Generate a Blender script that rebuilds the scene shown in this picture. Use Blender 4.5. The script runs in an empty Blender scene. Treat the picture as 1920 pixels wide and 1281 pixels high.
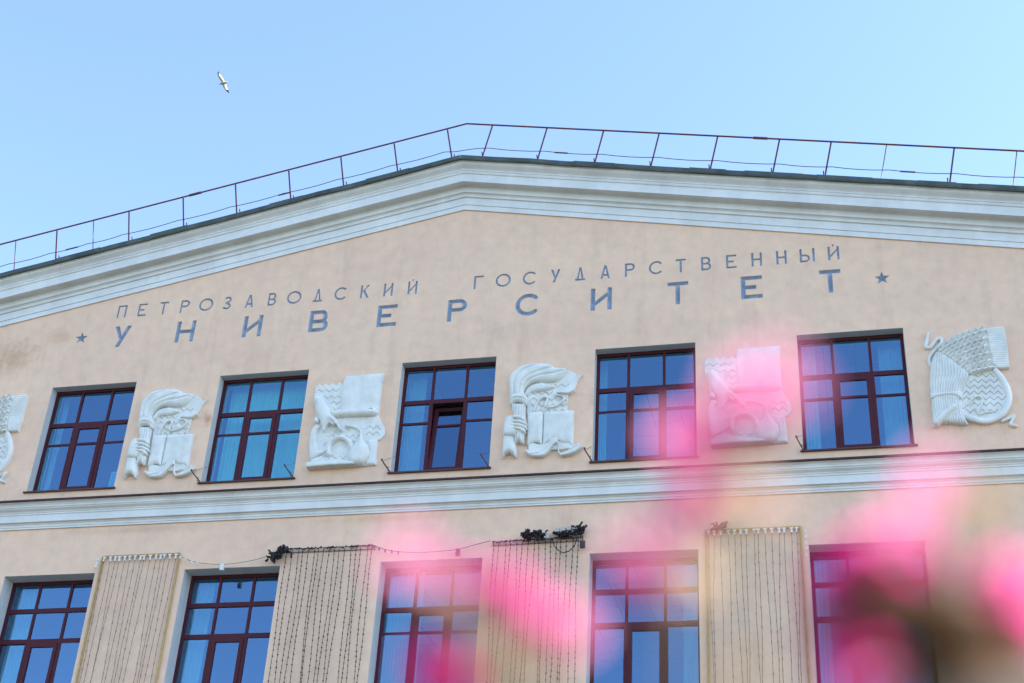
import bpy, bmesh, math, random
import numpy as np
from mathutils import Vector, Matrix, geometry

rng = random.Random(7)
S = bpy.context.scene
COL = S.collection
GZ = 13.1                       # facade drawings have z = 0 at the upper window sills; the ground lies 13.1 m lower

# ------------------------------------------------------------------ camera, sky, sun, exposure
def cam_axes(yaw, pitch, roll):
    Rz = Matrix.Rotation(yaw, 3, 'Z'); Rx = Matrix.Rotation(pitch, 3, 'X'); Ry = Matrix.Rotation(roll, 3, 'Y')
    return Rz @ Rx @ Ry
CAM_LOC = Vector((7.4598, -23.6226, -12.1225 + GZ))
AX = cam_axes(math.radians(14.6873), math.radians(31.3896), math.radians(-3.6220))
RIGHT, FWD, UP = AX.col[0].copy(), AX.col[1].copy(), AX.col[2].copy()
cd = bpy.data.cameras.new('camera'); cam = bpy.data.objects.new('camera', cd); COL.objects.link(cam)
M = Matrix.Identity(4)
for i in range(3):
    M[i][0], M[i][1], M[i][2], M[i][3] = RIGHT[i], UP[i], -FWD[i], CAM_LOC[i]
cam.matrix_world = M
cd.sensor_width = 36; cd.lens = 50.565
cd.clip_start = 0.02; cd.clip_end = 4000
cd.dof.use_dof = True; cd.dof.focus_distance = 29.0; cd.dof.aperture_fstop = 1.8; cd.dof.aperture_blades = 0
S.camera = cam

SUN_AZ, SUN_EL = math.radians(88), math.radians(43)      # from the right, just behind the plane of the front
w = bpy.data.worlds.new('World'); S.world = w; w.use_nodes = True
nt = w.node_tree; bg = nt.nodes['Background']
sky = nt.nodes.new('ShaderNodeTexSky'); sky.sky_type = 'NISHITA'; sky.sun_disc = False
sky.sun_elevation = SUN_EL; sky.sun_rotation = SUN_AZ
sky.air_density = 1.0; sky.dust_density = .35; sky.ozone_density = 2.1; sky.altitude = 100
wb = nt.nodes.new('ShaderNodeMix'); wb.data_type = 'RGBA'; wb.blend_type = 'MULTIPLY'; wb.inputs['Factor'].default_value = 1
wb.inputs['B'].default_value = (.97, .955, .93, 1)                    # even colour balance of the whole sky
nt.links.new(sky.outputs[0], wb.inputs['A']); nt.links.new(wb.outputs['Result'], bg.inputs[0]); bg.inputs[1].default_value = 0.12
sd = bpy.data.lights.new('sun', 'SUN'); sd.energy = 5.0; sd.angle = math.radians(0.5); sd.color = (1, .93, .84)
sun = bpy.data.objects.new('sun', sd); COL.objects.link(sun)
sv = Vector((math.sin(SUN_AZ)*math.cos(SUN_EL), math.cos(SUN_AZ)*math.cos(SUN_EL), math.sin(SUN_EL)))
sun.rotation_euler = sv.to_track_quat('Z', 'Y').to_euler(); sun.location = (0, 20, 60)
S.view_settings.view_transform = 'Standard'; S.view_settings.look = 'None'
S.view_settings.exposure = 2.05; S.view_settings.gamma = 1.0; S.view_settings.use_curve_mapping = False
S.render.engine = 'CYCLES'
S.cycles.use_denoising = True
S.cycles.max_bounces = 8; S.cycles.transparent_max_bounces = 16

# ------------------------------------------------------------------ materials
MATS = {}
def mat(name, col, rough=.6, spec=.3, metal=0, var=0, vscale=3, bump=0, bscale=60, sub=None, col2=None, coords='Object'):
    m = bpy.data.materials.new(name); m.use_nodes = True
    t = m.node_tree; b = t.nodes['Principled BSDF']
    b.inputs['Base Color'].default_value = (*col, 1); b.inputs['Roughness'].default_value = rough
    b.inputs['Specular IOR Level'].default_value = spec; b.inputs['Metallic'].default_value = metal
    tc = t.nodes.new('ShaderNodeNewGeometry') if coords == 'Position' else t.nodes.new('ShaderNodeTexCoord')
    if var or col2:
        n = t.nodes.new('ShaderNodeTexNoise'); n.inputs['Scale'].default_value = vscale; n.inputs['Detail'].default_value = 6
        n.inputs['Roughness'].default_value = .62
        t.links.new(tc.outputs[coords], n.inputs['Vector'])
        r = t.nodes.new('ShaderNodeValToRGB')
        c2 = col2 or tuple(c*(1-var) for c in col)
        r.color_ramp.elements[0].position = .34; r.color_ramp.elements[1].position = .66
        r.color_ramp.elements[0].color = (*c2, 1); r.color_ramp.elements[1].color = (*col, 1)
        t.links.new(n.outputs['Fac'], r.inputs[0]); t.links.new(r.outputs[0], b.inputs['Base Color'])
    if bump:
        n = t.nodes.new('ShaderNodeTexNoise'); n.inputs['Scale'].default_value = bscale; n.inputs['Detail'].default_value = 5
        t.links.new(tc.outputs[coords], n.inputs['Vector'])
        bp = t.nodes.new('ShaderNodeBump'); bp.inputs['Strength'].default_value = bump; bp.inputs['Distance'].default_value = .01
        t.links.new(n.outputs['Fac'], bp.inputs['Height']); t.links.new(bp.outputs[0], b.inputs['Normal'])
    MATS[name] = m
    return m

def stucco():
    """painted peach render: broad mottling, rain streaks, fine grain"""
    m = mat('peach_stucco', (.70, .50, .37), rough=.92, spec=.12)
    t = m.node_tree; b = t.nodes['Principled BSDF']; L = t.links.new
    tc = t.nodes.new('ShaderNodeTexCoord')
    def noise(scale, detail=5, mapping=None, rough=.6):
        n = t.nodes.new('ShaderNodeTexNoise'); n.inputs['Scale'].default_value = scale; n.inputs['Detail'].default_value = detail
        n.inputs['Roughness'].default_value = rough
        if mapping:
            mp = t.nodes.new('ShaderNodeMapping'); mp.inputs['Scale'].default_value = mapping
            L(tc.outputs['Object'], mp.inputs['Vector']); L(mp.outputs[0], n.inputs['Vector'])
        else: L(tc.outputs['Object'], n.inputs['Vector'])
        return n.outputs['Fac']
    def ramp(f, a, c, ca, cb):
        r = t.nodes.new('ShaderNodeValToRGB'); r.color_ramp.elements[0].position = a; r.color_ramp.elements[1].position = c
        r.color_ramp.elements[0].color = (*ca, 1); r.color_ramp.elements[1].color = (*cb, 1); L(f, r.inputs[0]); return r.outputs[0]
    def mix(a, bb, f=None, fv=1., mode='MULTIPLY'):
        x = t.nodes.new('ShaderNodeMix'); x.data_type = 'RGBA'; x.blend_type = mode
        x.inputs['Factor'].default_value = fv
        if f is not None: L(f, x.inputs['Factor'])
        L(a, x.inputs['A']); L(bb, x.inputs['B']); return x.outputs['Result']
    c = ramp(noise(.55, 4), .35, .68, (.81, .562, .425), (.885, .62, .455))
    c = mix(c, ramp(noise(4, 6), .30, .7, (.90, .90, .90), (1.04, 1.03, 1.02)))
    c = mix(c, ramp(noise(2.2, 5, (1, 1, .10)), .55, .8, (1, 1, 1), (.86, .85, .85)))         # faint vertical rain streaks
    c = mix(c, ramp(noise(1.1, 7, None, .7), .60, .75, (1, 1, 1), (.90, .83, .78)))            # damp, patched areas
    c = mix(c, ramp(noise(70, 3), .3, .7, (.95, .95, .95), (1.03, 1.03, 1.03)))
    # individual stains: rust under fixings, grime where water runs off the cornice and the reliefs
    nz = noise(5, 7, None, .7); ns = noise(9, 6, (1, 1, .12), .65)
    for x_, z_, rx, rz, k_, st, drip in ((-5.02, 1.42, .16, .22, (.62, .50, .40), .9, 0), (-9.9, 3.3, .9, .75, (.72, .66, .60), .9, 0), (-8.9, 3.75, .5, .35, (.80, .72, .66), .7, 0),
            (-5.9, .42, .75, .30, (.80, .72, .66), .9, 1), (-1.95, .40, .8, .30, (.80, .70, .62), .9, 1), (1.95, .42, .75, .3, (.82, .74, .68), .8, 1), (5.9, .42, .8, .3, (.78, .72, .66), .8, 1),
            (9.8, .45, .9, .35, (.74, .70, .66), .9, 1), (2.95, 1.35, .25, .4, (.82, .76, .72), .7, 0), (-6.4, .45, .22, .35, (.66, .52, .44), .8, 1), (1.05, 3.05, .5, .35, (.86, .87, .92), .8, 1),
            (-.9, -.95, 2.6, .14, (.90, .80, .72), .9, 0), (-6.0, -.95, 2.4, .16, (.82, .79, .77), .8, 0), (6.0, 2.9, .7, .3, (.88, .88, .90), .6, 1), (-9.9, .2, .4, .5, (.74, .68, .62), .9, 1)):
        mp = t.nodes.new('ShaderNodeMapping'); mp.vector_type = 'POINT'
        mp.inputs['Scale'].default_value = (1/rx, 0, 1/rz); mp.inputs['Location'].default_value = (-x_/rx, 0, -z_/rz)
        L(tc.outputs['Object'], mp.inputs['Vector'])
        ln = t.nodes.new('ShaderNodeVectorMath'); ln.operation = 'LENGTH'; L(mp.outputs[0], ln.inputs[0])
        a1 = t.nodes.new('ShaderNodeMath'); a1.operation = 'MULTIPLY_ADD'; a1.inputs[1].default_value = -1.0; a1.inputs[2].default_value = .72; L(ln.outputs['Value'], a1.inputs[0])
        a2 = t.nodes.new('ShaderNodeMath'); a2.operation = 'MULTIPLY_ADD'; a2.inputs[1].default_value = 1.6; L(ns if drip else nz, a2.inputs[0]); L(a1.outputs[0], a2.inputs[2])
        a3 = t.nodes.new('ShaderNodeMapRange'); a3.inputs['From Min'].default_value = .75; a3.inputs['From Max'].default_value = 1.5; a3.inputs['To Max'].default_value = st; L(a2.outputs[0], a3.inputs['Value'])
        x = t.nodes.new('ShaderNodeMix'); x.data_type = 'RGBA'; x.blend_type = 'MULTIPLY'; L(a3.outputs['Result'], x.inputs['Factor']); L(c, x.inputs['A']); x.inputs['B'].default_value = (*k_, 1); c = x.outputs['Result']
    L(c, b.inputs['Base Color'])
    bp = t.nodes.new('ShaderNodeBump'); bp.inputs['Strength'].default_value = .35; bp.inputs['Distance'].default_value = .006
    L(noise(45, 6), bp.inputs['Height'])
    bp2 = t.nodes.new('ShaderNodeBump'); bp2.inputs['Strength'].default_value = .25; bp2.inputs['Distance'].default_value = .03
    L(noise(2.5, 4), bp2.inputs['Height']); L(bp.outputs[0], bp2.inputs['Normal']); L(bp2.outputs[0], b.inputs['Normal'])
    return m

def glass_mat():
    m = bpy.data.materials.new('window_glass'); m.use_nodes = True; t = m.node_tree; t.nodes.clear(); L = t.links.new
    out = t.nodes.new('ShaderNodeOutputMaterial'); mx = t.nodes.new('ShaderNodeMixShader')
    tr = t.nodes.new('ShaderNodeBsdfTransparent'); tr.inputs[0].default_value = (.70, .95, .97, 1)
    gl = t.nodes.new('ShaderNodeBsdfGlossy'); gl.inputs['Roughness'].default_value = .0; gl.inputs[0].default_value = (.36, .62, 1, 1)
    fr = t.nodes.new('ShaderNodeFresnel'); fr.inputs['IOR'].default_value = 3.2
    tc = t.nodes.new('ShaderNodeTexCoord'); n = t.nodes.new('ShaderNodeTexNoise'); n.inputs['Scale'].default_value = 1.3; n.inputs['Detail'].default_value = 1
    bp = t.nodes.new('ShaderNodeBump'); bp.inputs['Strength'].default_value = .08; bp.inputs['Distance'].default_value = .01
    L(tc.outputs['Object'], n.inputs['Vector']); L(n.outputs['Fac'], bp.inputs['Height']); L(bp.outputs[0], gl.inputs['Normal'])
    ge = t.nodes.new('ShaderNodeNewGeometry'); sb = t.nodes.new('ShaderNodeMath'); sb.operation = 'SUBTRACT'; sb.inputs[0].default_value = 1; sb.use_clamp = True
    ml = t.nodes.new('ShaderNodeMath'); ml.operation = 'MULTIPLY'      # only the outer face of a pane mirrors
    L(ge.outputs['Backfacing'], sb.inputs[1]); L(fr.outputs[0], ml.inputs[0]); L(sb.outputs[0], ml.inputs[1]); L(ml.outputs[0], mx.inputs[0]); L(tr.outputs[0], mx.inputs[1]); L(gl.outputs[0], mx.inputs[2]); L(mx.outputs[0], out.inputs[0])
    return m

def petal_mat(name, col, trans):
    m = mat(name, col, rough=.55, spec=.2, var=.22, vscale=90)
    t = m.node_tree; b = t.nodes['Principled BSDF']; out = t.nodes['Material Output']
    tl = t.nodes.new('ShaderNodeBsdfTranslucent'); tl.inputs[0].default_value = (*col, 1)
    mx = t.nodes.new('ShaderNodeMixShader'); mx.inputs[0].default_value = trans
    t.links.new(b.outputs[0], mx.inputs[1]); t.links.new(tl.outputs[0], mx.inputs[2]); t.links.new(mx.outputs[0], out.inputs[0])
    return m

M_WALL = stucco()
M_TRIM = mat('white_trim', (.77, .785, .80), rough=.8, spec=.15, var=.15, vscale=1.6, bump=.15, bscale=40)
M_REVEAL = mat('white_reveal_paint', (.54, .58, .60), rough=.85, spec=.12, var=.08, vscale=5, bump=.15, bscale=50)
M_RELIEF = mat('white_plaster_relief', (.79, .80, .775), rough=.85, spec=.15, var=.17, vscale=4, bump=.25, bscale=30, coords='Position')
def streaks(m, amount, scale=2.6):
    """rain streaks running down a painted surface"""
    t = m.node_tree; b = t.nodes['Principled BSDF']; src = b.inputs['Base Color'].links[0].from_socket
    g = t.nodes.new('ShaderNodeNewGeometry'); mp = t.nodes.new('ShaderNodeMapping'); mp.inputs['Scale'].default_value = (1, 1, .06)
    n = t.nodes.new('ShaderNodeTexNoise'); n.inputs['Scale'].default_value = scale; n.inputs['Detail'].default_value = 7; n.inputs['Roughness'].default_value = .7
    rp = t.nodes.new('ShaderNodeValToRGB'); rp.color_ramp.elements[0].position = .52; rp.color_ramp.elements[1].position = .75
    rp.color_ramp.elements[0].color = (1, 1, 1, 1); rp.color_ramp.elements[1].color = (1-amount, 1-amount*1.05, 1-amount*1.15, 1)
    x = t.nodes.new('ShaderNodeMix'); x.data_type = 'RGBA'; x.blend_type = 'MULTIPLY'; x.inputs['Factor'].default_value = 1
    t.links.new(g.outputs['Position'], mp.inputs[0]); t.links.new(mp.outputs[0], n.inputs['Vector']); t.links.new(n.outputs['Fac'], rp.inputs[0])
    t.links.new(src, x.inputs['A']); t.links.new(rp.outputs[0], x.inputs['B']); t.links.new(x.outputs['Result'], b.inputs['Base Color'])
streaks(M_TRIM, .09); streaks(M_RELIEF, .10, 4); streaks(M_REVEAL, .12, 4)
M_LETTER = mat('blue_grey_letter_paint', (.36, .44, .57), rough=.8, spec=.15, var=.35, vscale=6, bump=.2, bscale=60)
M_FRAME = mat('maroon_window_frame', (.075, .012, .022), rough=.5, spec=.2, var=.15, vscale=4)
M_SILL = mat('maroon_sill_metal', (.085, .022, .030), rough=.4, spec=.5, var=.3, vscale=8)
M_FLASH = mat('roof_edge_metal', (.085, .105, .10), rough=.5, spec=.4, var=.5, vscale=3, bump=.4, bscale=9)
M_FLASH2 = mat('maroon_ledge_flashing', (.075, .035, .038), rough=.6, spec=.3, var=.4, vscale=5)
M_ROOF = mat('green_roof_sheet', (.06, .10, .085), rough=.6, var=.3, vscale=2)
M_RAIL = mat('dark_railing_paint', (.13, .035, .055), rough=.45, spec=.4, var=.4, vscale=8)
M_GLASS = glass_mat()
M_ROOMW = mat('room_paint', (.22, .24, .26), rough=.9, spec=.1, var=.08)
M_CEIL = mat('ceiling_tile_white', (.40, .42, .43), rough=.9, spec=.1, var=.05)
M_BLIND = petal_mat('pale_blind_fabric', (.46, .58, .58), .2)
M_CORD = mat('dark_light_cord', (.036, .030, .036), rough=.6, var=.4, vscale=30)
M_CORD2 = mat('pale_light_cord', (.30, .235, .18), rough=.6, var=.4, vscale=30)
M_CLIP = mat('white_clip_plastic', (.75, .76, .74), rough=.5, var=.1)
M_BOX = mat('weathered_box_plastic', (.46, .46, .43), rough=.6, var=.2)
M_POLE = mat('yellowed_pole_paint', (.52, .36, .14), rough=.55, var=.3, vscale=12)
M_WIRE = mat('thin_wire', (.10, .085, .085), rough=.6)
M_RUST = mat('rusty_bracket', (.20, .13, .11), rough=.75, var=.5, vscale=25)
M_GROUND = mat('lawn_ground', (.045, .055, .035), rough=.95, spec=.1, var=.4, vscale=1.5, bump=.5, bscale=20)
M_PAVE = mat('forecourt_paving', (.060, .060, .060), rough=.9, spec=.1, var=.2, vscale=.8, bump=.2, bscale=10)
M_PALE = petal_mat('pale_pink_petal', (.76, .34, .52), .64)
M_HOT = petal_mat('hot_pink_petal', (.78, .06, .38), .58)
M_PEACH = petal_mat('peach_petal', (.62, .36, .27), .35)
M_TAN = petal_mat('yellow_green_leaf', (.38, .25, .12), .3)
M_BROWN = petal_mat('bronze_leaf', (.085, .042, .018), .06); M_BROWN.node_tree.nodes['Principled BSDF'].inputs['Specular IOR Level'].default_value = .03
M_STEM = mat('green_stem', (.16, .13, .05), rough=.6, var=.3, vscale=50)
M_GULL = mat('gull_white', (.36, .31, .24), rough=.8, spec=.1, var=.12, vscale=6)
M_GULLD = mat('gull_dark', (.035, .035, .035), rough=.8, spec=.1)
M_BILL = mat('gull_bill', (.30, .24, .10), rough=.5)

# ------------------------------------------------------------------ object helpers
WPOS = {}                       # world position of each object made here (no rotations on parents)
def link(o, parent=None, at=(0, 0, 0)):
    """at: where the drawing's origin goes, in facade metres (z = 0 at the upper sills)"""
    COL.objects.link(o)
    wp = Vector((at[0], at[1], at[2] + GZ))
    WPOS[o.name] = wp
    if parent is not None:
        o.parent = parent; o.location = wp - WPOS[parent.name]
    else: o.location = wp
    return o
def tag(o, label=None, cat=None, group=None, kind=None):
    for k, v in (('label', label), ('category', cat), ('group', group), ('kind', kind)):
        if v: o[k] = v
    return o
def empty(name, at, parent=None):
    o = bpy.data.objects.new(name, None); o.empty_display_size = .2
    return link(o, parent, at)
def mesh(name, verts, faces, m, smooth=False):
    me = bpy.data.meshes.new(name); me.from_pydata([tuple(map(float, v)) for v in verts], [], faces)
    me.materials.append(m)
    if smooth: me.polygons.foreach_set('use_smooth', [True]*len(me.polygons))
    me.update()
    return me
def obj(name, me, parent=None, at=(0, 0, 0)):
    return link(bpy.data.objects.new(name, me), parent, at)

class MB:
    """collects boxes, tubes and prisms for ONE mesh"""
    def __init__(s): s.v = []; s.f = []
    def add(s, v, f):
        n = len(s.v); s.v += [tuple(p) for p in v]; s.f += [tuple(i+n for i in q) for q in f]; return s
    def box(s, x0, x1, y0, y1, z0, z1):
        return s.add([(x0,y0,z0),(x1,y0,z0),(x1,y1,z0),(x0,y1,z0),(x0,y0,z1),(x1,y0,z1),(x1,y1,z1),(x0,y1,z1)],
                     [(0,3,2,1),(4,5,6,7),(0,1,5,4),(1,2,6,5),(2,3,7,6),(3,0,4,7)])
    def tube(s, pts, r, n=6, cap=True):
        pts = [Vector(p) for p in pts]; rs = r if isinstance(r, (list, tuple)) else [r]*len(pts)
        v = []; f = []
        for i, p in enumerate(pts):
            d = (pts[min(i+1, len(pts)-1)] - pts[max(i-1, 0)]).normalized()
            a = d.orthogonal().normalized() if i == 0 else (a - d*a.dot(d)).normalized()
            b = d.cross(a)
            for k in range(n):
                t = 2*math.pi*k/n; v.append(p + (a*math.cos(t) + b*math.sin(t))*rs[i])
        for i in range(len(pts)-1):
            for k in range(n):
                f.append((i*n+k, i*n+(k+1) % n, (i+1)*n+(k+1) % n, (i+1)*n+k))
        if cap: f.append(tuple(range(n-1, -1, -1))); f.append(tuple((len(pts)-1)*n+k for k in range(n)))
        return s.add(v, f)
    def ball(s, c, r, nu=8, nv=5, sq=(1, 1, 1)):
        c = Vector(c); v = [c + Vector((0, 0, r*sq[2]))]; f = []
        for j in range(1, nv):
            t = math.pi*j/nv
            for i in range(nu):
                p = 2*math.pi*i/nu; v.append(c + Vector((r*sq[0]*math.sin(t)*math.cos(p), r*sq[1]*math.sin(t)*math.sin(p), r*sq[2]*math.cos(t))))
        v.append(c - Vector((0, 0, r*sq[2])))
        for i in range(nu): f.append((0, 1+i, 1+(i+1) % nu)); f.append((len(v)-1, 1+(nv-2)*nu+(i+1) % nu, 1+(nv-2)*nu+i))
        for j in range(nv-2):
            for i in range(nu): f.append((1+j*nu+i, 1+(j+1)*nu+i, 1+(j+1)*nu+(i+1) % nu, 1+j*nu+(i+1) % nu))
        return s.add(v, f)
    def mesh(s, name, m, smooth=False): return mesh(name, s.v, s.f, m, smooth)
    def build(s, name, m, parent=None, at=(0, 0, 0), smooth=False): return obj(name, s.mesh(name, m, smooth), parent, at)

# ------------------------------------------------------------------ drawing in distance fields (letters and reliefs)
def sd_poly(P, x, y):
    P = np.asarray(P, float); d = np.full(x.shape, 1e9); ins = np.zeros(x.shape, bool)
    for i in range(len(P)):
        a = P[i]; b = P[(i+1) % len(P)]; e = b - a
        wx, wy = x - a[0], y - a[1]
        t = np.clip((wx*e[0] + wy*e[1])/max(e @ e, 1e-12), 0, 1)
        d = np.minimum(d, (wx - t*e[0])**2 + (wy - t*e[1])**2)
        c = (a[1] > y) != (b[1] > y)
        ins ^= c & (x < e[0]*(y - a[1])/(e[1] if abs(e[1]) > 1e-12 else 1e-12) + a[0])
    d = np.sqrt(d); return np.where(ins, -d, d)
def sd_line(P, r, x, y):
    """round-ended stroke along a polyline"""
    P = np.asarray(P, float); d = np.full(x.shape, 1e9)
    for a, b in zip(P[:-1], P[1:]):
        e = b - a; wx, wy = x - a[0], y - a[1]
        t = np.clip((wx*e[0] + wy*e[1])/max(e @ e, 1e-12), 0, 1)
        d = np.minimum(d, (wx - t*e[0])**2 + (wy - t*e[1])**2)
    return np.sqrt(d) - r
def sd_bar(x0, y0, x1, y1, s, x, y):
    """square-ended stroke"""
    e = np.array([x1-x0, y1-y0], float); l = np.hypot(*e); e /= l
    wx, wy = x-(x0+x1)/2, y-(y0+y1)/2
    u = np.abs(wx*e[0]+wy*e[1]) - l/2; v = np.abs(-wx*e[1]+wy*e[0]) - s/2
    return np.maximum(u, v)
def smooth(P, n=5, closed=True):
    P = [np.array(p, float) for p in P]; out = []; N = len(P)
    for i in range(N if closed else N-1):
        g = lambda k: P[k % N] if closed else P[min(max(k, 0), N-1)]
        p0, p1, p2, p3 = g(i-1), g(i), g(i+1), g(i+2)
        for k in range(n):
            t = k/n
            out.append(.5*((2*p1) + (-p0+p2)*t + (2*p0-5*p1+4*p2-p3)*t*t + (-p0+3*p1-3*p2+p3)*t**3))
    if not closed: out.append(P[-1])
    return np.array(out)

def clip_grid(xs, zs, F):
    """polygons of the region F < 0 on a grid: list of 2D verts, faces, boundary edges"""
    V = []; key = {}; faces = []
    def vert(k, p):
        if k not in key: key[k] = len(V); V.append(p)
        return key[k]
    nx, nz = len(xs), len(zs)
    neg = F < 0
    anyc = neg[:-1, :-1] | neg[1:, :-1] | neg[:-1, 1:] | neg[1:, 1:]
    for i, j in zip(*np.nonzero(anyc)):
        cs = ((i, j), (i+1, j), (i+1, j+1), (i, j+1)); poly = []
        for k in range(4):
            a, b = cs[k], cs[(k+1) % 4]; fa, fb = F[a], F[b]
            if fa < 0: poly.append(vert(a, (xs[a[0]], zs[a[1]])))
            if (fa < 0) != (fb < 0):
                t = fa/(fa-fb); t = min(max(t, .03), .97)
                kk = (a, b) if a < b else (b, a)
                poly.append(vert(kk, (xs[a[0]]+(xs[b[0]]-xs[a[0]])*t, zs[a[1]]+(zs[b[1]]-zs[a[1]])*t)))
        if len(poly) > 2: faces.append(tuple(poly))
    cnt = {}
    for f in faces:
        for a, b in zip(f, f[1:]+f[:1]):
            if (b, a) in cnt: del cnt[(b, a)]
            else: cnt[(a, b)] = 1
    return np.array(V), faces, list(cnt)

def field_part(name, sdf, height, box, m, parent, at, res=.012, base=.02):
    """a raised piece: its outline is sdf < 0, its front stands height(x, z, sdf) proud of y = 0 (towards -y)"""
    xs = np.arange(box[0]-res, box[1]+2*res, res); zs = np.arange(box[2]-res, box[3]+2*res, res)
    X, Z = np.meshgrid(xs, zs, indexing='ij')
    V, F, E = clip_grid(xs, zs, sdf(X, Z))
    d = sdf(V[:, 0], V[:, 1]); h = height(V[:, 0], V[:, 1], np.minimum(d, 0))
    v = [(p[0], -hh, p[1]) for p, hh in zip(V, h)]
    n = len(v); f = list(F); sm = [True]*len(F); ring = {}
    for a, b in E:
        q = []
        for i in (a, b):
            if i not in ring:
                ring[i] = len(v); v.append(v[i]); v.append((v[i][0], base, v[i][2]))
            q.append(ring[i])
        f.append((q[1], q[0], q[0]+1, q[1]+1)); sm.append(False)
    me = mesh(name, v, f, m); me.polygons.foreach_set('use_smooth', sm); me.update()
    return obj(name, me, parent, at)

# ------------------------------------------------------------------ letters: strokes in a unit box (height 1, width w)
def arc(cx, cy, rx, ry, a0, a1, n=28):
    return [(cx+rx*math.cos(math.radians(a0+(a1-a0)*k/n)), cy+ry*math.sin(math.radians(a0+(a1-a0)*k/n))) for k in range(n+1)]
def glyph(ch, w, s):
    """list of distance functions; every stroke s wide, w the letter's width"""
    h = s/2; B = lambda *a: ('b', a); L = lambda P: ('l', P); P_ = lambda P: ('p', P)
    if ch == 'П': return [B(h,0,h,1), B(w-h,0,w-h,1), B(0,1-h,w,1-h)]
    if ch == 'Г': return [B(h,0,h,1), B(0,1-h,w,1-h)]
    if ch == 'Е': return [B(h,0,h,1), B(0,1-h,w,1-h), B(0,h,w,h), B(0,.5,w*.72,.5)]
    if ch == 'Т': return [B(w/2,0,w/2,1), B(0,1-h,w,1-h)]
    if ch == 'Н': return [B(h,0,h,1), B(w-h,0,w-h,1), B(0,.5,w,.5)]
    if ch == 'И': return [B(h,0,h,1), B(w-h,0,w-h,1), P_([(s*.6,.13),(s*.6,.13+s*1.25),(w-s*.6,.87),(w-s*.6,.87-s*1.25)])]
    if ch == 'Й': return glyph('И', w, s) + [P_([(w/2-.07,1.15),(w/2+.07,1.15),(w/2+.01,.97),(w/2-.03,.97)])]
    if ch == 'О': return [L(arc(w/2,.5,w/2-h,.5-h,0,360,48))]
    if ch == 'С': return [L(arc(w*.53,.5,w*.53-h,.5-h,48,312,40))]
    if ch == 'Р':
        r = .285
        return [B(h,0,h,1), B(0,1-h,w-r+h*.5,1-h), B(0,1-2*r+h,w-r+h*.5,1-2*r+h), L(arc(w-r,1-r,r-h,r-h,-90,90,20))]
    if ch == 'В':
        r1, r2 = .245, .285; y = 2*r2-h
        return [B(h,0,h,1), B(0,1-h,w*.9-r1,1-h), B(0,y,w*.9-r1,y), B(0,h,w-r2,h),
                L(arc(w*.93-r1,(1+y-h)/2+.0,r1-h,(1-h-y)/2,-90,90,20)), L(arc(w-r2,(y+h)/2,r2-h,(y-h)/2,-90,90,20))]
    if ch == 'З': return [L(arc(w*.5,.745,w*.42-h*.5,.255-h,140,-90,24)+[(w*.35,.49)]), L([(w*.35,.49)]+arc(w*.47,.245,w*.53-h,.245-h+.01,90,-150,26))]
    if ch == 'А': return [P_([(0,0),(s*1.05,0),(w/2+s*.10,.86),(w/2+s*.1,1),(w/2-s*.55,1)]), P_([(w,0),(w-s*1.05,0),(w/2-s*.10,.86),(w/2-s*.1,1),(w/2+s*.55,1)]), B(w*.2,.27,w*.8,.27)]
    if ch == 'Д': return [P_([(w*.12,0),(w*.12+s*.95,0),(w/2+s*.1,.86),(w/2+s*.1,1),(w/2-s*.5,1)]), P_([(w*.88,0),(w*.88-s*.95,0),(w/2-s*.1,.86),(w/2-s*.1,1),(w/2+s*.5,1)]), B(0,h,w,h), P_([(0,0),(0,s*1.4),(s*.5,s)]), P_([(w,0),(w,s*1.4),(w-s*.5,s)])]
    if ch == 'К': return [B(h,0,h,1), P_([(s*.7,.36),(w-s*1.15,1),(w,1),(s*.7,.36+s*.05-.0)]), P_([(s*.8,.38),(s*.8,.38+s*1.3),(w-s*.2,1),(w-s*1.25,1)]), P_([(w*.30,.52),(w*.30+s*.95,.62),(w,0),(w-s*1.2,0)])]
    if ch == 'У': return [P_([(0,1),(s*1.12,1),(w*.5+s*.45,.34),(w*.5-s*.30,.28)]), P_([(w,1),(w-s*1.12,1),(w*.5-s*1.12-.02,0),(w*.5-s*.0-.02,0)])]
    if ch == 'Ы':
        r = .285; wb = w*.68
        return [B(h,0,h,1), B(w-h,0,w-h,1), B(0,h,wb-r,h), B(0,2*r-h,wb-r,2*r-h), L(arc(wb-r,r,r-h,r-h,-90,90,20))]
    if ch == '*':
        P = []
        for k in range(10):
            a = math.radians(90+36*k); r = .5 if k % 2 == 0 else .21
            P.append((.5+r*math.cos(a), .5+r*math.sin(a)))
        return [P_(P)]
def glyph_sdf(ch, wm, hm, sm_):
    prims = glyph(ch, wm/hm, sm_/hm)
    def f(x, z):
        x = np.asarray(x)/hm; z = np.asarray(z)/hm; d = np.full(x.shape, 1e9)
        for k, a in prims:
            e = sd_bar(*a, sm_/hm, x, z) if k == 'b' else sd_line(a, sm_/hm/2, x, z) if k == 'l' else sd_poly(a, x, z)
            d = np.minimum(d, e)
        return d*hm
    return f
ROW1 = [('П',-7.634,.215),('Е',-7.145,.205),('Т',-6.647,.204),('Р',-6.150,.208),('О',-5.717,.326),('З',-5.155,.182),('А',-4.651,.194),
        ('В',-4.138,.190),('О',-3.711,.327),('Д',-3.118,.208),('С',-2.647,.282),('К',-2.072,.196),('И',-1.564,.203),('Й',-1.037,.203),
        ('Г',.380,.203),('О',.840,.320),('С',1.410,.292),('У',1.993,.195),('Д',2.499,.206),('А',3.020,.192),('Р',3.514,.203),('С',3.997,.286),
        ('Т',4.535,.205),('В',5.040,.200),('Е',5.535,.206),('Н',6.030,.207),('Н',6.514,.203),('Ы',6.966,.290),('Й',7.507,.216)]
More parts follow.
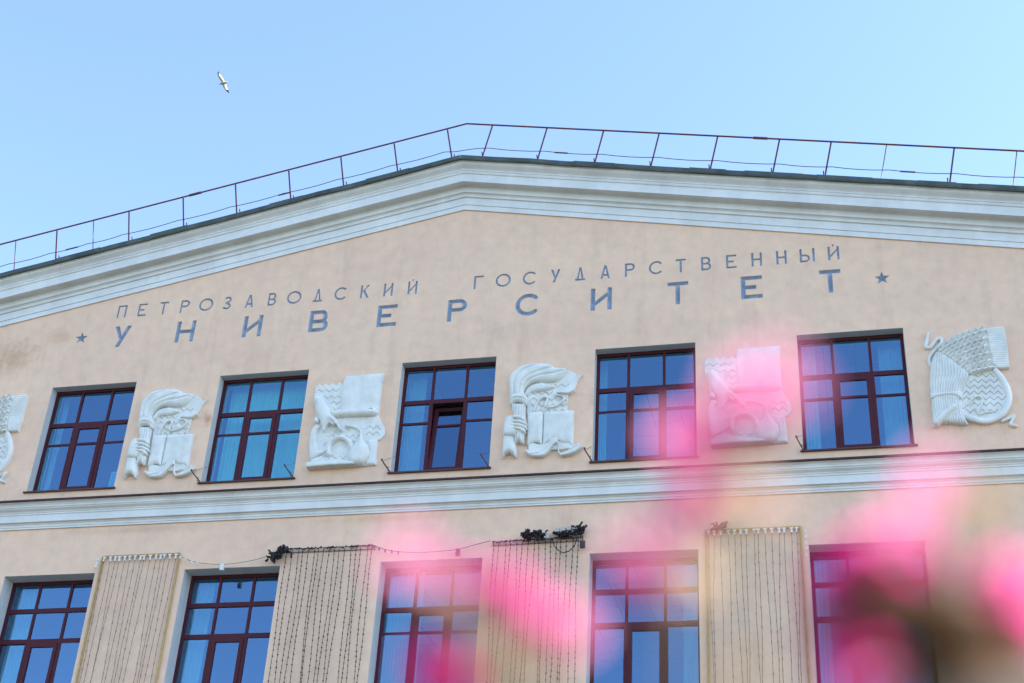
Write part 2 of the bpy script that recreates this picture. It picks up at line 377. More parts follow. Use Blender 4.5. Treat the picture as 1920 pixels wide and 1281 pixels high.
ROW2 = [('У',-7.597,.389),('Н',-6.132,.430),('И',-4.600,.425),('В',-3.124,.425),('Е',-1.636,.425),('Р',-.132,.405),('С',1.290,.505),
        ('И',2.832,.430),('Т',4.366,.418),('Е',5.807,.417),('Т',7.312,.406)]
LETTERS = [(c, x, 4.112, w_, .320, .043) for c, x, w_ in ROW1] + [(c, x, 3.362, w_, .527, .092) for c, x, w_ in ROW2]
LETTERS += [('*', -8.515, 3.505, .31, .31, .06), ('*', 8.330, 3.450, .30, .30, .06)]

# ------------------------------------------------------------------ the building
BASE = -GZ
XA, SL = .054, .1945            # gable apex and slope
XE = 13.2                       # half length of the gable front
UPX = [-7.775, -3.940, -.005, 3.930, 7.795]
WW, UH = 1.955, 2.46            # window opening width, upper window height
LTOP, LBOT = -1.83, -5.55       # lower windows
bld = tag(empty('university_building', (0, 0, BASE)), 'peach stucco public building with white gable cornice, carved reliefs and incised Cyrillic lettering', 'building')
def gable(x, z): return z - SL*abs(x - XA)

# front wall: one sheet with real openings for windows and grooves for letters
loops2 = []; pts = []; edges = []
def add_loop(P):
    n = len(pts); pts.extend(Vector((float(a), float(b))) for a, b in P)
    edges.extend((n+i, n+(i+1) % len(P)) for i in range(len(P)))
def rdp(P, tol=.0012):
    P = list(P)
    def rec(a, b):
        if b <= a+1: return []
        A, Bp = np.array(P[a]), np.array(P[b]); e = Bp-A; l = np.hypot(*e) or 1e-9
        Q = np.array(P[a+1:b]); dd = np.abs((Q[:,0]-A[0])*e[1]-(Q[:,1]-A[1])*e[0])/l if l > 1e-6 else np.hypot(*(Q-A).T)
        k = int(dd.argmax())
        if dd[k] < tol: return []
        return rec(a, a+1+k) + [a+1+k] + rec(a+1+k, b)
    m_ = len(P)//2
    idx = [0] + rec(0, m_) + [m_] + rec(m_, len(P)-1)
    return [P[i] for i in idx]
add_loop([(-XE, BASE), (XE, BASE), (XE, gable(XE, 6.30)), (XA, 6.30), (-XE, gable(-XE, 6.30))])
OPEN = [(x-WW/2, x+WW/2, 0, UH) for x in UPX] + [(x-WW/2, x+WW/2, LBOT, LTOP) for x in UPX]
for a, b, c, d in OPEN: add_loop([(a, c), (b, c), (b, d), (a, d)])
lets = []
for ch, x0, z0, w_, h_, s_ in LETTERS:
    f = glyph_sdf(ch, w_, h_, s_); lets.append((ch, x0, z0, w_, h_, s_, f))
    res = .009 if h_ > .4 else .006
    xs = np.arange(-.03, w_+.04, res); zs = np.arange(-.03, h_*1.2+.03, res)
    X, Z = np.meshgrid(xs, zs, indexing='ij')
    V, F, E = clip_grid(xs, zs, f(X, Z))
    nxt = {a: b for a, b in E}
    while nxt:
        a0 = next(iter(nxt)); lp = [a0]; b = nxt.pop(a0)
        while b != a0 and b in nxt: lp.append(b); b = nxt.pop(b)
        if len(lp) > 8: add_loop([(V[i][0]+x0, V[i][1]+z0) for i in rdp_i] if False else [(p[0]+x0, p[1]+z0) for p in rdp([tuple(V[i]) for i in lp])])
vo, eo, fo, *_ = geometry.delaunay_2d_cdt(pts, edges, [], 1, 1e-6)
VO = np.array([(v.x, v.y) for v in vo]); TR = [tuple(f) for f in fo]
cen = np.array([VO[list(t)].mean(0) for t in TR]); keep = np.ones(len(TR), bool)
for a, b, c, d in OPEN: keep &= ~((cen[:,0] > a) & (cen[:,0] < b) & (cen[:,1] > c) & (cen[:,1] < d))
for ch, x0, z0, w_, h_, s_, f in lets:
    near = (cen[:,0] > x0-.02) & (cen[:,0] < x0+w_+.02) & (cen[:,1] > z0-.02) & (cen[:,1] < z0+h_*1.2+.02)
    ii = np.nonzero(near & keep)[0]
    if len(ii): keep[ii[f(cen[ii,0]-x0, cen[ii,1]-z0) < 0]] = False
TR = [t for t, k in zip(TR, keep) if k]
fl = []
for t in TR:
    a, b, c = (VO[i] for i in t[:3])
    fl.append(t if (b[0]-a[0])*(c[1]-a[1])-(b[1]-a[1])*(c[0]-a[0]) > 0 else t[::-1])
cnt = {}
for t in fl:
    for a, b in zip(t, t[1:]+t[:1]):
        if (b, a) in cnt: del cnt[(b, a)]
        else: cnt[(a, b)] = 1
v = [(p[0], 0, p[1]) for p in VO]; f = list(fl)
for a, b in cnt:
    if all(4.0 < VO[i][1] < 4.7 or 3.2 < VO[i][1] < 3.95 for i in (a, b)) : dep = .035
    else: dep = .45
    n = len(v); v += [(VO[a][0],0,VO[a][1]),(VO[b][0],0,VO[b][1]),(VO[b][0],dep,VO[b][1]),(VO[a][0],dep,VO[a][1])]
    f.append((n+1, n, n+3, n+2))
obj('wall', mesh('wall', v, f, M_WALL), bld)

# incised letters: a painted V-shaped bed behind each cut
for ch, x0, z0, w_, h_, s_, f in lets:
    res = .010 if h_ > .4 else .007
    xs = np.arange(-.03, w_+.04, res); zs = np.arange(-.03, h_*1.2+.03, res)
    X, Z = np.meshgrid(xs, zs, indexing='ij')
    g = (lambda x, z, f=f: f(x, z) - .012)
    V, F, E = clip_grid(xs, zs, g(X, Z))
    d = f(V[:,0], V[:,1]); k = .5*s_ if ch != '*' else .07
    dep = .010 + np.clip(-d, 0, 1)*1.15
    if ch != '*': dep = np.minimum(dep, .010 + k*.95)
    me = mesh('letter', [(p[0], q, p[1]) for p, q in zip(V, dep)], F, M_LETTER)
    o = obj('star' if ch == '*' else 'letter', me, bld, (x0, 0, z0))

# raking cornice and ledge: profiles drawn as (projection, height seen on the wall), stepped and moulded
def sweep(name, prof, m, xs, zfun, parent, ends=True):
    v = []; f = []; n = len(prof)
    for x in xs: v += [(x, -o, zfun(x, z)) for o, z in prof]
    for i in range(len(xs)-1):
        for k in range(n-1): f.append((i*n+k, (i+1)*n+k, (i+1)*n+k+1, i*n+k+1))
    return obj(name, mesh(name, v, f, m), parent)
def cyma(o0, z0, o1, z1, n=8):
    return [(o0+(o1-o0)*t - .22*(o1-o0)*math.sin(2*math.pi*t), z0+(z1-z0)*t) for t in [k/n for k in range(n+1)]]
def cove(o0, z0, o1, z1, n=6):
    return [(o0+(o1-o0)*(1-math.cos(t)), z0+(z1-z0)*math.sin(t)) for t in [math.pi/2*k/n for k in range(n+1)]]
Zc = lambda o, za: za - .84*o
def P(*a): return [(o, Zc(o, z)) for o, z in a]
pc = P((-.02, 6.155), (.032, 6.185), (.032, 6.305)) + P((.052, 6.325), (.052, 6.51)) + P((.085, 6.535), (.09, 6.565))
pc += cove(.09, Zc(.09, 6.565), .135, Zc(.135, 6.655)) + P((.155, 6.672), (.155, 6.815)) + P((.172, 6.835))
pc += cove(.172, Zc(.172, 6.835), .245, Zc(.245, 6.935))
pc += [(.335, Zc(.335, 7.005)-.015), (.345, Zc(.345, 7.00)-.03), (.355, Zc(.355, 7.0)-.03), (.355, Zc(.355, 7.165))]
pc += P((.375, 7.19), (.385, 7.225), (.378, 7.25)) + cyma(.395, Zc(.395, 7.27), .50, Zc(.50, 7.50)) + P((.52, 7.52), (.52, 7.56)) + [(.30, Zc(.52, 7.56)+.01)]
xs_c = [-XE, XA, XE]
sweep('gable_cornice', pc, M_TRIM, xs_c, gable, bld)
pf = P((.48, 7.53), (.575, 7.575), (.585, 7.61), (.583, 7.69)) + [(.45, Zc(.583, 7.69)+.035), (.2, Zc(.583, 7.69)+.03)]
nj = 34; xf = sorted([-XE+2*XE*k/nj for k in range(nj+1)] + [XA])
jit = {x: rng.uniform(-.012, .012) for x in xf}; jit[XA] = 0
v = []; f = []; n = len(pf)
for x in xf: v += [(x, -o - jit[x]*.6, gable(x, z) + (jit[x] if k < 2 else jit[x]*.5)) for k, (o, z) in enumerate(pf)]
for i in range(len(xf)-1):
    for k in range(n-1): f.append((i*n+k, (i+1)*n+k, (i+1)*n+k+1, i*n+k+1))
obj('roof_edge_flashing', mesh('roof_edge_flashing', v, f, M_FLASH), bld)
# overlapping joints of the sheet metal
for k, x in enumerate([-9.1, -6.9, -4.2, -2.05, 2.5, 4.9, 6.0, 7.4, 9.3, 10.4]):
    mb = MB(); L_ = rng.uniform(.5, 1.3); zt = Zc(.583, 7.69)
    a, b = x, x+L_
    for (o0, z0), (o1, z1) in zip(pf[1:4], pf[2:5]):
        mb.add([(a, -o0-.008, gable(a, z0-.006)), (b, -o0-.008, gable(b, z0-.006)), (b, -o1-.008, gable(b, z1+.006)), (a, -o1-.008, gable(a, z1+.006))], [(0, 1, 2, 3)])
    mb.build('flashing_sheet', M_FLASH, bld)
Zb = lambda o, za: za - .488*o
def PB(*a): return [(o, Zb(o, z)) for o, z in a]
pb = PB((-.02, -.835), (.03, -.832), (.03, -.795), (.045, -.785), (.045, -.737), (.062, -.725), (.068, -.695)) + [(.12, Zb(.068, -.695)+.004)]
pb += [(.125, Zb(.125, -.67)), (.125, Zb(.125, -.525))] + PB((.142, -.512), (.142, -.478), (.156, -.468))
pb += cyma(.158, Zb(.158, -.463), .225, Zb(.225, -.362)) + PB((.245, -.345), (.245, -.308)) + cove(.255, Zb(.255, -.30), .315, Zb(.315, -.235))
sweep('ledge_moulding', pb + [(.30, Zb(.3, -.215))], M_TRIM, [-XE, XE], lambda x, z: z, bld)
pl = [(.29, Zb(.33, -.215)), (.345, Zb(.345, -.205)), (.35, Zb(.35, -.172)), (-.01, Zb(.35, -.172)+.10)]
sweep('ledge_flashing', pl, M_FLASH2, [-XE, XE], lambda x, z: z, bld)

# roof, side and back walls close the volume
mb = MB(); zr = Zc(.583, 7.69)-.02
mb.add([(-XE, -.5, gable(-XE, zr)), (XA, -.5, zr), (XA, 16, zr), (-XE, 16, gable(-XE, zr)), (XE, -.5, gable(XE, zr)), (XE, 16, gable(XE, zr))], [(0, 1, 2, 3), (1, 4, 5, 2)])
mb.build('roof', M_ROOF, bld)
mb = MB()
mb.add([(-XE, 0, BASE), (-XE, 16, BASE), (-XE, 16, gable(-XE, zr)-.01), (-XE, 0, gable(-XE, zr)-.01)], [(0, 1, 2, 3)])
mb.add([(XE, 0, BASE), (XE, 16, BASE), (XE, 16, gable(XE, zr)-.01), (XE, 0, gable(XE, zr)-.01)], [(3, 2, 1, 0)])
mb.add([(-XE, 16, BASE), (XE, 16, BASE), (XE, 16, gable(XE, zr)-.01), (XA, 16, zr-.01), (-XE, 16, gable(-XE, zr)-.01)], [(0, 1, 2, 3, 4)])
mb.build('outer_wall', M_WALL, bld)
# rooms behind the glass
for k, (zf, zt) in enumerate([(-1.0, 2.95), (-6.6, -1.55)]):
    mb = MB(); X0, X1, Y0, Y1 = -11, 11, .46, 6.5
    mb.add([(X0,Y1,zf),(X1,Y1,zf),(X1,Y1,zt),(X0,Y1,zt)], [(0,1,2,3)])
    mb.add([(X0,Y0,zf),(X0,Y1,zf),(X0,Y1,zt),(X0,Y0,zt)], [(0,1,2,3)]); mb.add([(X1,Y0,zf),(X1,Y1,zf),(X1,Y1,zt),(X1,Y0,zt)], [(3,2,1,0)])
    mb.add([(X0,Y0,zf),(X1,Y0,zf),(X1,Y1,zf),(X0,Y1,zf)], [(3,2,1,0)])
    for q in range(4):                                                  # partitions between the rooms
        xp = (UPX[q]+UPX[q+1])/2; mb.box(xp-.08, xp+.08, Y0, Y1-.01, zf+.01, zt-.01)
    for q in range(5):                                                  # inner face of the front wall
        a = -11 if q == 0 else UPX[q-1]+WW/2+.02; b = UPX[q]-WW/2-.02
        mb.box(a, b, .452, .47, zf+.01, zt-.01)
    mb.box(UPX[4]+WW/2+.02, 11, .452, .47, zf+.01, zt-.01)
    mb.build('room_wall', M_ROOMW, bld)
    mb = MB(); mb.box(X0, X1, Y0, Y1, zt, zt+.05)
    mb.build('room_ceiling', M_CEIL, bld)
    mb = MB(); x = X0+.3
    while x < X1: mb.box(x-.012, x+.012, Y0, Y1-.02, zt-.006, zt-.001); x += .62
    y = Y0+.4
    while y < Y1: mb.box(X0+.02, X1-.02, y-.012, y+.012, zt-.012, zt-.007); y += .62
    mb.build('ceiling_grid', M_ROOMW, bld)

# ------------------------------------------------------------------ windows
def bars(mb, x0, x1, z0, z1, y0, y1): mb.box(x0, x1, y0, y1, z0, z1)
def casement(parent, at, z0, z1, barz, tilt=0):
    """opening sash: frame with its bar and panes; tilt leans it inwards about its lower edge"""
    mb = MB(); yo = -.016; a, b = -.314, .314
    mb.box(a, a+.074, yo, .05, z0, z1); mb.box(b-.074, b, yo, .05, z0, z1)
    mb.box(a+.074, b-.074, yo, .05, z1-.074, z1); mb.box(a+.074, b-.074, yo, .05, z0, z0+.085)
    if barz: mb.box(a+.074, b-.074, yo+.006, .044, barz-.022, barz+.022)
    pl_ = [(z0+.085, barz-.022), (barz+.022, z1-.074)] if barz else [(z0+.085, z1-.074)]
    panes = []
    for p0, p1 in pl_:
        q = MB(); q.box(a+.074, b-.074, .012, .018, p0, p1); panes.append(q)
    if tilt:
        c, s = math.cos(tilt), math.sin(tilt)
        for m_ in [mb]+panes: m_.v = [(x, y*c+(z-z0)*s+.01, z0+(z-z0)*c-y*s) for x, y, z in m_.v]
    mb.build('casement', M_FRAME, parent, at)
    for q in panes: q.build('pane', M_GLASS, parent, at)
def pane(parent, at, x0, x1, z0, z1):
    q = MB(); q.box(x0, x1, .022, .028, z0, z1); t = rng.uniform(-.009, .009)
    q.v = [(x, y+(z-z0)*t, z) for x, y, z in q.v]
    q.build('pane', M_GLASS, parent, at)
def window(kind, x, zb, zt, yf, tilt=0, label=None):
    root = empty('window', (x, 0, zb), bld)
    if label: root['label'] = label
    H = zt-zb; at = (x, yf, zb); W2 = WW/2
    mb = MB()
    mb.box(-W2+.004, -W2+.064, 0, .06, 0, H-.004); mb.box(W2-.064, W2-.004, 0, .06, 0, H-.004)
    mb.box(-W2+.064, W2-.064, 0, .06, H-.068, H-.004); mb.box(-W2+.064, W2-.064, 0, .06, 0, .085)
    i0, i1 = -W2+.064, W2-.064
    rows = []
    if kind == 'upper': t1 = H-.83; bz = H-1.30; tr = [t1]
    elif kind == 'tall': tr = [H-.615, H-1.24]; t1 = tr[-1]; bz = None
    else: t1 = H-.83; bz = H-1.28; tr = [t1]
    top = H-.068
    for t in tr:
        mb.box(i0, i1, -.004, .06, t-.045, t+.045)
        for s in (-1, 1): mb.box(s*.345-.026, s*.345+.026, 0, .06, t+.045, top)
        for a, b in ((i0, -.371), (-.319, .319), (.371, i1)): pane(root, at, a, b, t+.045, top)
        top = t-.045
    for s in (-1, 1): mb.box(min(s*.314, s*.388), max(s*.314, s*.388), -.002, .06, .085, top)
    for a, b in ((i0, -.388), (.388, i1)):
        if bz:
            mb.box(a, b, .004, .056, bz-.022, bz+.022); pane(root, at, a, b, .085, bz-.022); pane(root, at, a, b, bz+.022, top)
        else: pane(root, at, a, b, .085, top)
    mb.build('frame', M_FRAME, root, at)
    casement(root, at, .086, top-.001, bz, tilt)
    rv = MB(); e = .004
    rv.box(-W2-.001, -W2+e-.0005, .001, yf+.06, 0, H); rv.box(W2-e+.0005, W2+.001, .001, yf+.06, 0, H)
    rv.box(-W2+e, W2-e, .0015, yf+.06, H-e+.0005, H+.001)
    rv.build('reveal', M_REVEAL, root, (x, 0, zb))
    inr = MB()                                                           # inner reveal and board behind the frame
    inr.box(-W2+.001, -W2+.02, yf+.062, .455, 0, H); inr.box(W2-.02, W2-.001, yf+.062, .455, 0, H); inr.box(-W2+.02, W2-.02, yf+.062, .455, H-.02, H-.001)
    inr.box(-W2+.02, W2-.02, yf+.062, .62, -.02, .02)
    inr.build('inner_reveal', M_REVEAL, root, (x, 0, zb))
    sl = MB(); sl.add([(-W2-.045, -.055, -.030), (W2+.045, -.055, -.030), (W2+.045, -.055, -.004), (-W2-.045, -.055, -.004),
                       (-W2-.045, yf+.01, -.012), (W2+.045, yf+.01, -.012), (W2+.045, yf+.01, .018), (-W2-.045, yf+.01, .018)],
                      [(0,1,2,3), (3,2,6,7), (1,0,4,5), (0,3,7,4), (2,1,5,6)])
    # the strip inside the opening may rise; outside it the sill is only a thin turned-down sheet
    sl.build('sill', M_SILL, root, (x, 0, zb))
    return root
names = ['second from the left', 'tilted open sash']
wins = []
for k, x in enumerate(UPX):
    wins.append(window('upper', x, 0, UH, .20, tilt=math.radians(7.5) if k == 2 else 0, label='upper window with its middle sash tilted open' if k == 2 else None))
lows = [window('module' if k == 2 else 'tall', x, LBOT, LTOP, .33) for k, x in enumerate(UPX)]
# short rusty flag brackets with stay wires at the sill corners
def bracket(win, x, side, flip=1):
    mb = MB(); x0 = x + side*(WW/2-.02*side*0) ; z0 = .01
    p0 = (x0, -.03, z0); p1 = (x0-.09, -.27, z0+.12)
    mb.tube([p0, p1], .013, 6); mb.tube([p1, (p1[0]-.01, p1[1]-.025, p1[2]+.035)], .02, 6)
    mb.tube([(x0-.01, -.12, z0+.06), (x0-.01, -.12, z0-.03)], .009, 5)
    mb.build('flag_bracket', M_RUST, win)
    w_ = MB(); w_.tube([p1, (x0-.02*side, .12, z0+.40)], .0045, 4); w_.build('stay_wire', M_WIRE, win)
for k, ss in ((1, (-1, 1)), (2, (-1, 1)), (3, (-1, 1)), (4, (-1,))):
    for s in ss: bracket(wins[k], UPX[k], s)

# blinds inside
def blind(x, xa, xb, zb, zt, y, n, label, turn=.35, m=None, group='vertical blinds behind the windows'):
    root = tag(empty('vertical_blind', (x, y, zb)), label, 'blind', group)
    rail = MB(); rail.box(xa, xb, -.03, .03, zt-zb-.03, zt-zb); rail.build('head_rail', M_CLIP, root, (x, y, zb))
    wsl = (xb-xa)/n
    for i in range(n):
        cx = xa+(i+.5)*wsl; a = turn+rng.uniform(-.12, .12); hw = wsl*.56
        mb = MB(); dx, dy = hw*math.cos(a), hw*math.sin(a)
        mb.add([(cx-dx,-dy,0),(cx,.012,0),(cx+dx,dy,0),(cx+dx,dy,zt-zb-.03),(cx,.012,zt-zb-.03),(cx-dx,-dy,zt-zb-.03)], [(0,1,4,5),(1,2,3,4)])
        mb.build('slat', m or M_BLIND, root, (x, y, zb))
blind(UPX[1], -.93, .93, .10, 2.60, .60, 22, 'pale vertical blind drawn right across the upper window left of centre', m=petal_mat('turquoise_blind_fabric', (.55, .96, .72), .2))
blind(UPX[2], -.97, -.60, .10, 2.60, .56, 6, 'gathered pale vertical blind at the left of the window with the tilted sash')
blind(UPX[0], -.97, -.85, .10, 2.60, .56, 3, 'narrow gathered blind at the left of the leftmost upper window')
blind(UPX[3], -.97, -.82, .10, 2.60, .56, 4, 'narrow gathered blind in the upper window just right of the gable centre')
blind(UPX[4], -.97, -.66, .10, 2.60, .56, 5, 'gathered blind at the left of the rightmost upper window')
blind(UPX[4], .50, .97, .10, 2.60, .56, 7, 'gathered blind at the right of the rightmost upper window')
blind(UPX[0], -.97, -.55, -5.3, -1.62, .66, 6, 'gathered blind at the left of the leftmost lower window')
blind(UPX[1], -.97, -.62, -5.3, -1.62, .66, 5, 'gathered blind inside the lower window between the two garland curtains at left')
blind(UPX[2], -.97, -.30, -5.3, -1.62, .66, 10, 'wide blind at the left of the lower window behind the pink blossoms')
blind(UPX[3], .62, .97, -5.3, -1.62, .66, 5, 'gathered blind at the right of the lower window right of the black garland curtain')
blind(UPX[4], -.97, -.70, -5.3, -1.62, .66, 4, 'gathered blind at the left of the lower window behind the brown leaves')
# a white framed board standing inside the leftmost upper window
t = tag(empty('white_board', (UPX[0]+.72, .62, .02)), 'white framed board standing inside the leftmost upper window', 'board')
mb = MB(); mb.box(-.24, -.215, -.012, .012, 0, .66); mb.box(.375, .40, -.012, .012, 0, .66); mb.box(-.215, .375, -.012, .012, .635, .66); mb.box(-.215, .375, -.012, .012, 0, .025)
mb.build('board_frame', M_CLIP, t, (UPX[0]+.72, .62, .02))
mb = MB(); mb.box(-.215, .375, -.004, .004, .025, .635); mb.build('board_panel', mat('pale_blue_panel', (.25, .50, .62), var=.1), t, (UPX[0]+.72, .62, .02))

# ------------------------------------------------------------------ plaster reliefs
def sheet(c00, c10, c01, c11, xc):
    """a drawing sheet of 1000 x 1000 units laid on the wall: its four corners in metres"""
    c = [np.array(q) - np.array((xc, 0)) for q in (c00, c10, c01, c11)]
    def g(P):
        P = np.asarray(P, float)/1000; u, v_ = P[:, 0:1], P[:, 1:2]
        return c[0]*(1-u)*(1-v_) + c[1]*u*(1-v_) + c[2]*(1-u)*v_ + c[3]*u*v_
    return g
def dome(rise, wd, b): return lambda x, z, d: b + rise*np.sqrt(np.clip(1-(1-np.clip(-d/wd, 0, 1))**2, 0, 1))
class Relief:
    def __init__(s, root, g, at): s.root, s.g, s.at = root, g, at
    def box(s, P, pad=0): P = np.asarray(P); return (P[:,0].min()-pad, P[:,0].max()+pad, P[:,1].min()-pad, P[:,1].max()+pad)
    def poly(s, name, P, b, rise=.03, wd=.05, curve=True, extra=None, res=.012, n=5):
        Q = s.g(smooth(P, n) if curve else P)
        f = lambda x, z: sd_poly(Q, x, z)
        hh = dome(rise, wd, b)
        h = (lambda x, z, d: hh(x, z, d) + extra(x, z)) if extra else hh
        return field_part(name, f, h, s.box(Q), M_RELIEF, s.root, s.at, res)
    def stroke(s, name, P, r, b, rise=.03, curve=True, res=.010, extra=None):
        Q = s.g(smooth(P, 6, False) if curve else P)
        f = lambda x, z: sd_line(Q, r, x, z); hh = dome(rise, r, b)
        h = (lambda x, z, d: hh(x, z, d) + extra(x, z)) if extra else hh
        return field_part(name, f, h, s.box(Q, r), M_RELIEF, s.root, s.at, res)
    def grooves(s, lines, depth=.018, wd=.010):
        LL = [s.g(l) for l in lines]
        def e(x, z):
            d = np.full(np.shape(x), 1e9)
            for l in LL: d = np.minimum(d, sd_line(l, 0, x, z))
            return -depth*np.clip(1-d/wd, 0, 1)
        return e
    def scurves(s, lines, depth=.02, wd=.02): return s.grooves([smooth(l, 5, False) for l in lines], depth, wd)
def zig(y, x0, x1, p=84, a=19, ph=0, sl=0.0):
    """zigzag groove across the sheet from x0 to x1 at height y"""
    out = []; k0 = math.floor((x0-ph)/(p/2))
    for k in range(k0, int((x1-ph)/(p/2))+3):
        x = ph+k*p/2
        if x0-1 <= x <= x1+1: out.append((x, y + (a if k % 2 else -a) + sl*(x-x0)))
    return out

def torch_relief(xc, label):
    root = tag(empty('relief_panel', (xc, 0, 1.3), bld), label)
    R = Relief(root, sheet((.961, 2.437), (2.642, 2.303), (1.076, .572), (2.697, .470), 1.9625), (xc, 0, 0))
    zz = [zig(362, 700, 890, 86, 18, 20), zig(455, 430, 720, 86, 18, 0), zig(528, 400, 860, 86, 18, 30), zig(598, 390, 860, 86, 18, 0), zig(668, 440, 860, 86, 18, 30)]
    R.poly('backing', [(385,470),(520,330),(700,250),(845,172),(905,182),(948,205),(968,238),(1000,236),(1047,228),(1012,268),(985,310),(965,375),(930,430),(872,462),(862,560),(860,690),(380,720)], .035, .012, .03, False, R.grooves(zz, .036, .010), .0075)
    R.poly('flame', [(186,500),(172,400),(170,310),(190,250),(240,190),(330,132),(470,106),(610,108),(690,130),(716,152),(800,158),(850,172),(842,222),(795,285),(715,328),(620,334),(520,325),(430,345),(372,392),(350,440),(345,500)],
           .06, .10, .11, True, R.scurves([[(300,480),(310,390),(360,300),(470,235),(600,190),(710,158)],[(240,480),(236,370),(270,270),(360,190),(470,140)],[(330,470),(350,390),(430,310),(560,262),(700,240),(810,205)]], .035, .03))
    R.poly('flame_tongue', [(352,490),(385,415),(440,368),(520,342),(600,345),(660,360),(715,388),(670,412),(590,432),(500,440),(440,455),(400,490)], .055, .06, .06)
    R.poly('torch_shaft', [(190,590),(372,590),(366,760),(352,1050),(330,1062),(285,1030),(240,1062),(232,1050),(228,760)], .06, .09, .10, False,
           R.grooves([[(x,620),(x+12,1040)] for x in (222,256,290,322,350)], .022, .013), .010)
    R.poly('torch_collar', [(178,535),(190,500),(235,480),(290,474),(345,482),(385,505),(393,540),(384,600),(374,612),(330,585),(285,578),(235,588),(188,612)], .10, .09, .10, True,
           R.scurves([[(182,525),(235,500),(290,495),(350,502),(392,528)],[(186,575),(235,548),(285,543),(340,550),(386,575)]], .03, .018), .010)
    R.poly('forearm', [(95,960),(232,960),(250,1060),(262,1150),(248,1222),(215,1185),(170,1160),(120,1180),(84,1228),(88,1100)], .05, .10, .09, False)
    R.poly('hand', [(138,765),(185,742),(235,752),(255,800),(262,880),(285,930),(240,985),(165,995),(100,975),(100,900),(108,830)], .08, .11, .09)
    for k, (y0, x1) in enumerate([(778, 360), (824, 376), (868, 374), (908, 355)]):
        R.stroke('finger', [(215,y0-4),(290,y0-6),(335,y0+6),(x1,y0+24)], .036, .13, .065, True, .008)
    R.stroke('thumb', [(185,800),(235,770),(300,764)], .030, .14, .05, True, .009)
    R.poly('book_page', [(392,690),(470,682),(545,682),(578,700),(574,880),(565,1065),(520,1040),(470,1038),(410,1062),(385,1070)], .055, .055, .10, False)
    R.poly('book_page', [(580,702),(600,682),(760,674),(942,665),(938,860),(932,1075),(880,1040),(800,1040),(740,1000),(690,1000),(610,1045),(567,1066)], .06, .035, .09, False,
           R.grooves([[(582,700),(566,1060)]], .03, .03))
    R.poly('book_foot', [(395,1030),(560,1060),(700,1010),(930,1040),(925,1095),(780,1120),(640,1120),(480,1160),(400,1130)], .045, .015, .03, False)
    R.stroke('ribbon', [(468,676),(505,585),(560,525),(612,512),(632,530),(618,570),(606,610),(640,634),(710,625),(790,585),(828,535),(805,498),(745,490),(728,474),(760,457),(880,460),(945,425)], .017, .08, .03)
    R.poly('lower_ribbon', [(358,1125),(385,1172),(430,1198),(490,1208),(570,1205),(625,1175),(672,1120),(715,1072),(748,1058),(752,1110),(762,1165),(800,1197),(880,1188),(960,1160),(1020,1120),(1052,1090),(1005,1092),(1004,1056),(930,1085),(880,1125),(820,1160),(778,1158),(764,1090),(758,1010),(735,985),(700,986),(660,1015),(610,1085),(560,1130),(490,1150),(420,1140)], .07, .045, .03, True, R.scurves([[(440,1190),(560,1160),(640,1090),(700,1010),(740,1000)],[(790,1180),(880,1150),(980,1090)]], .02, .02), .009)
    return root
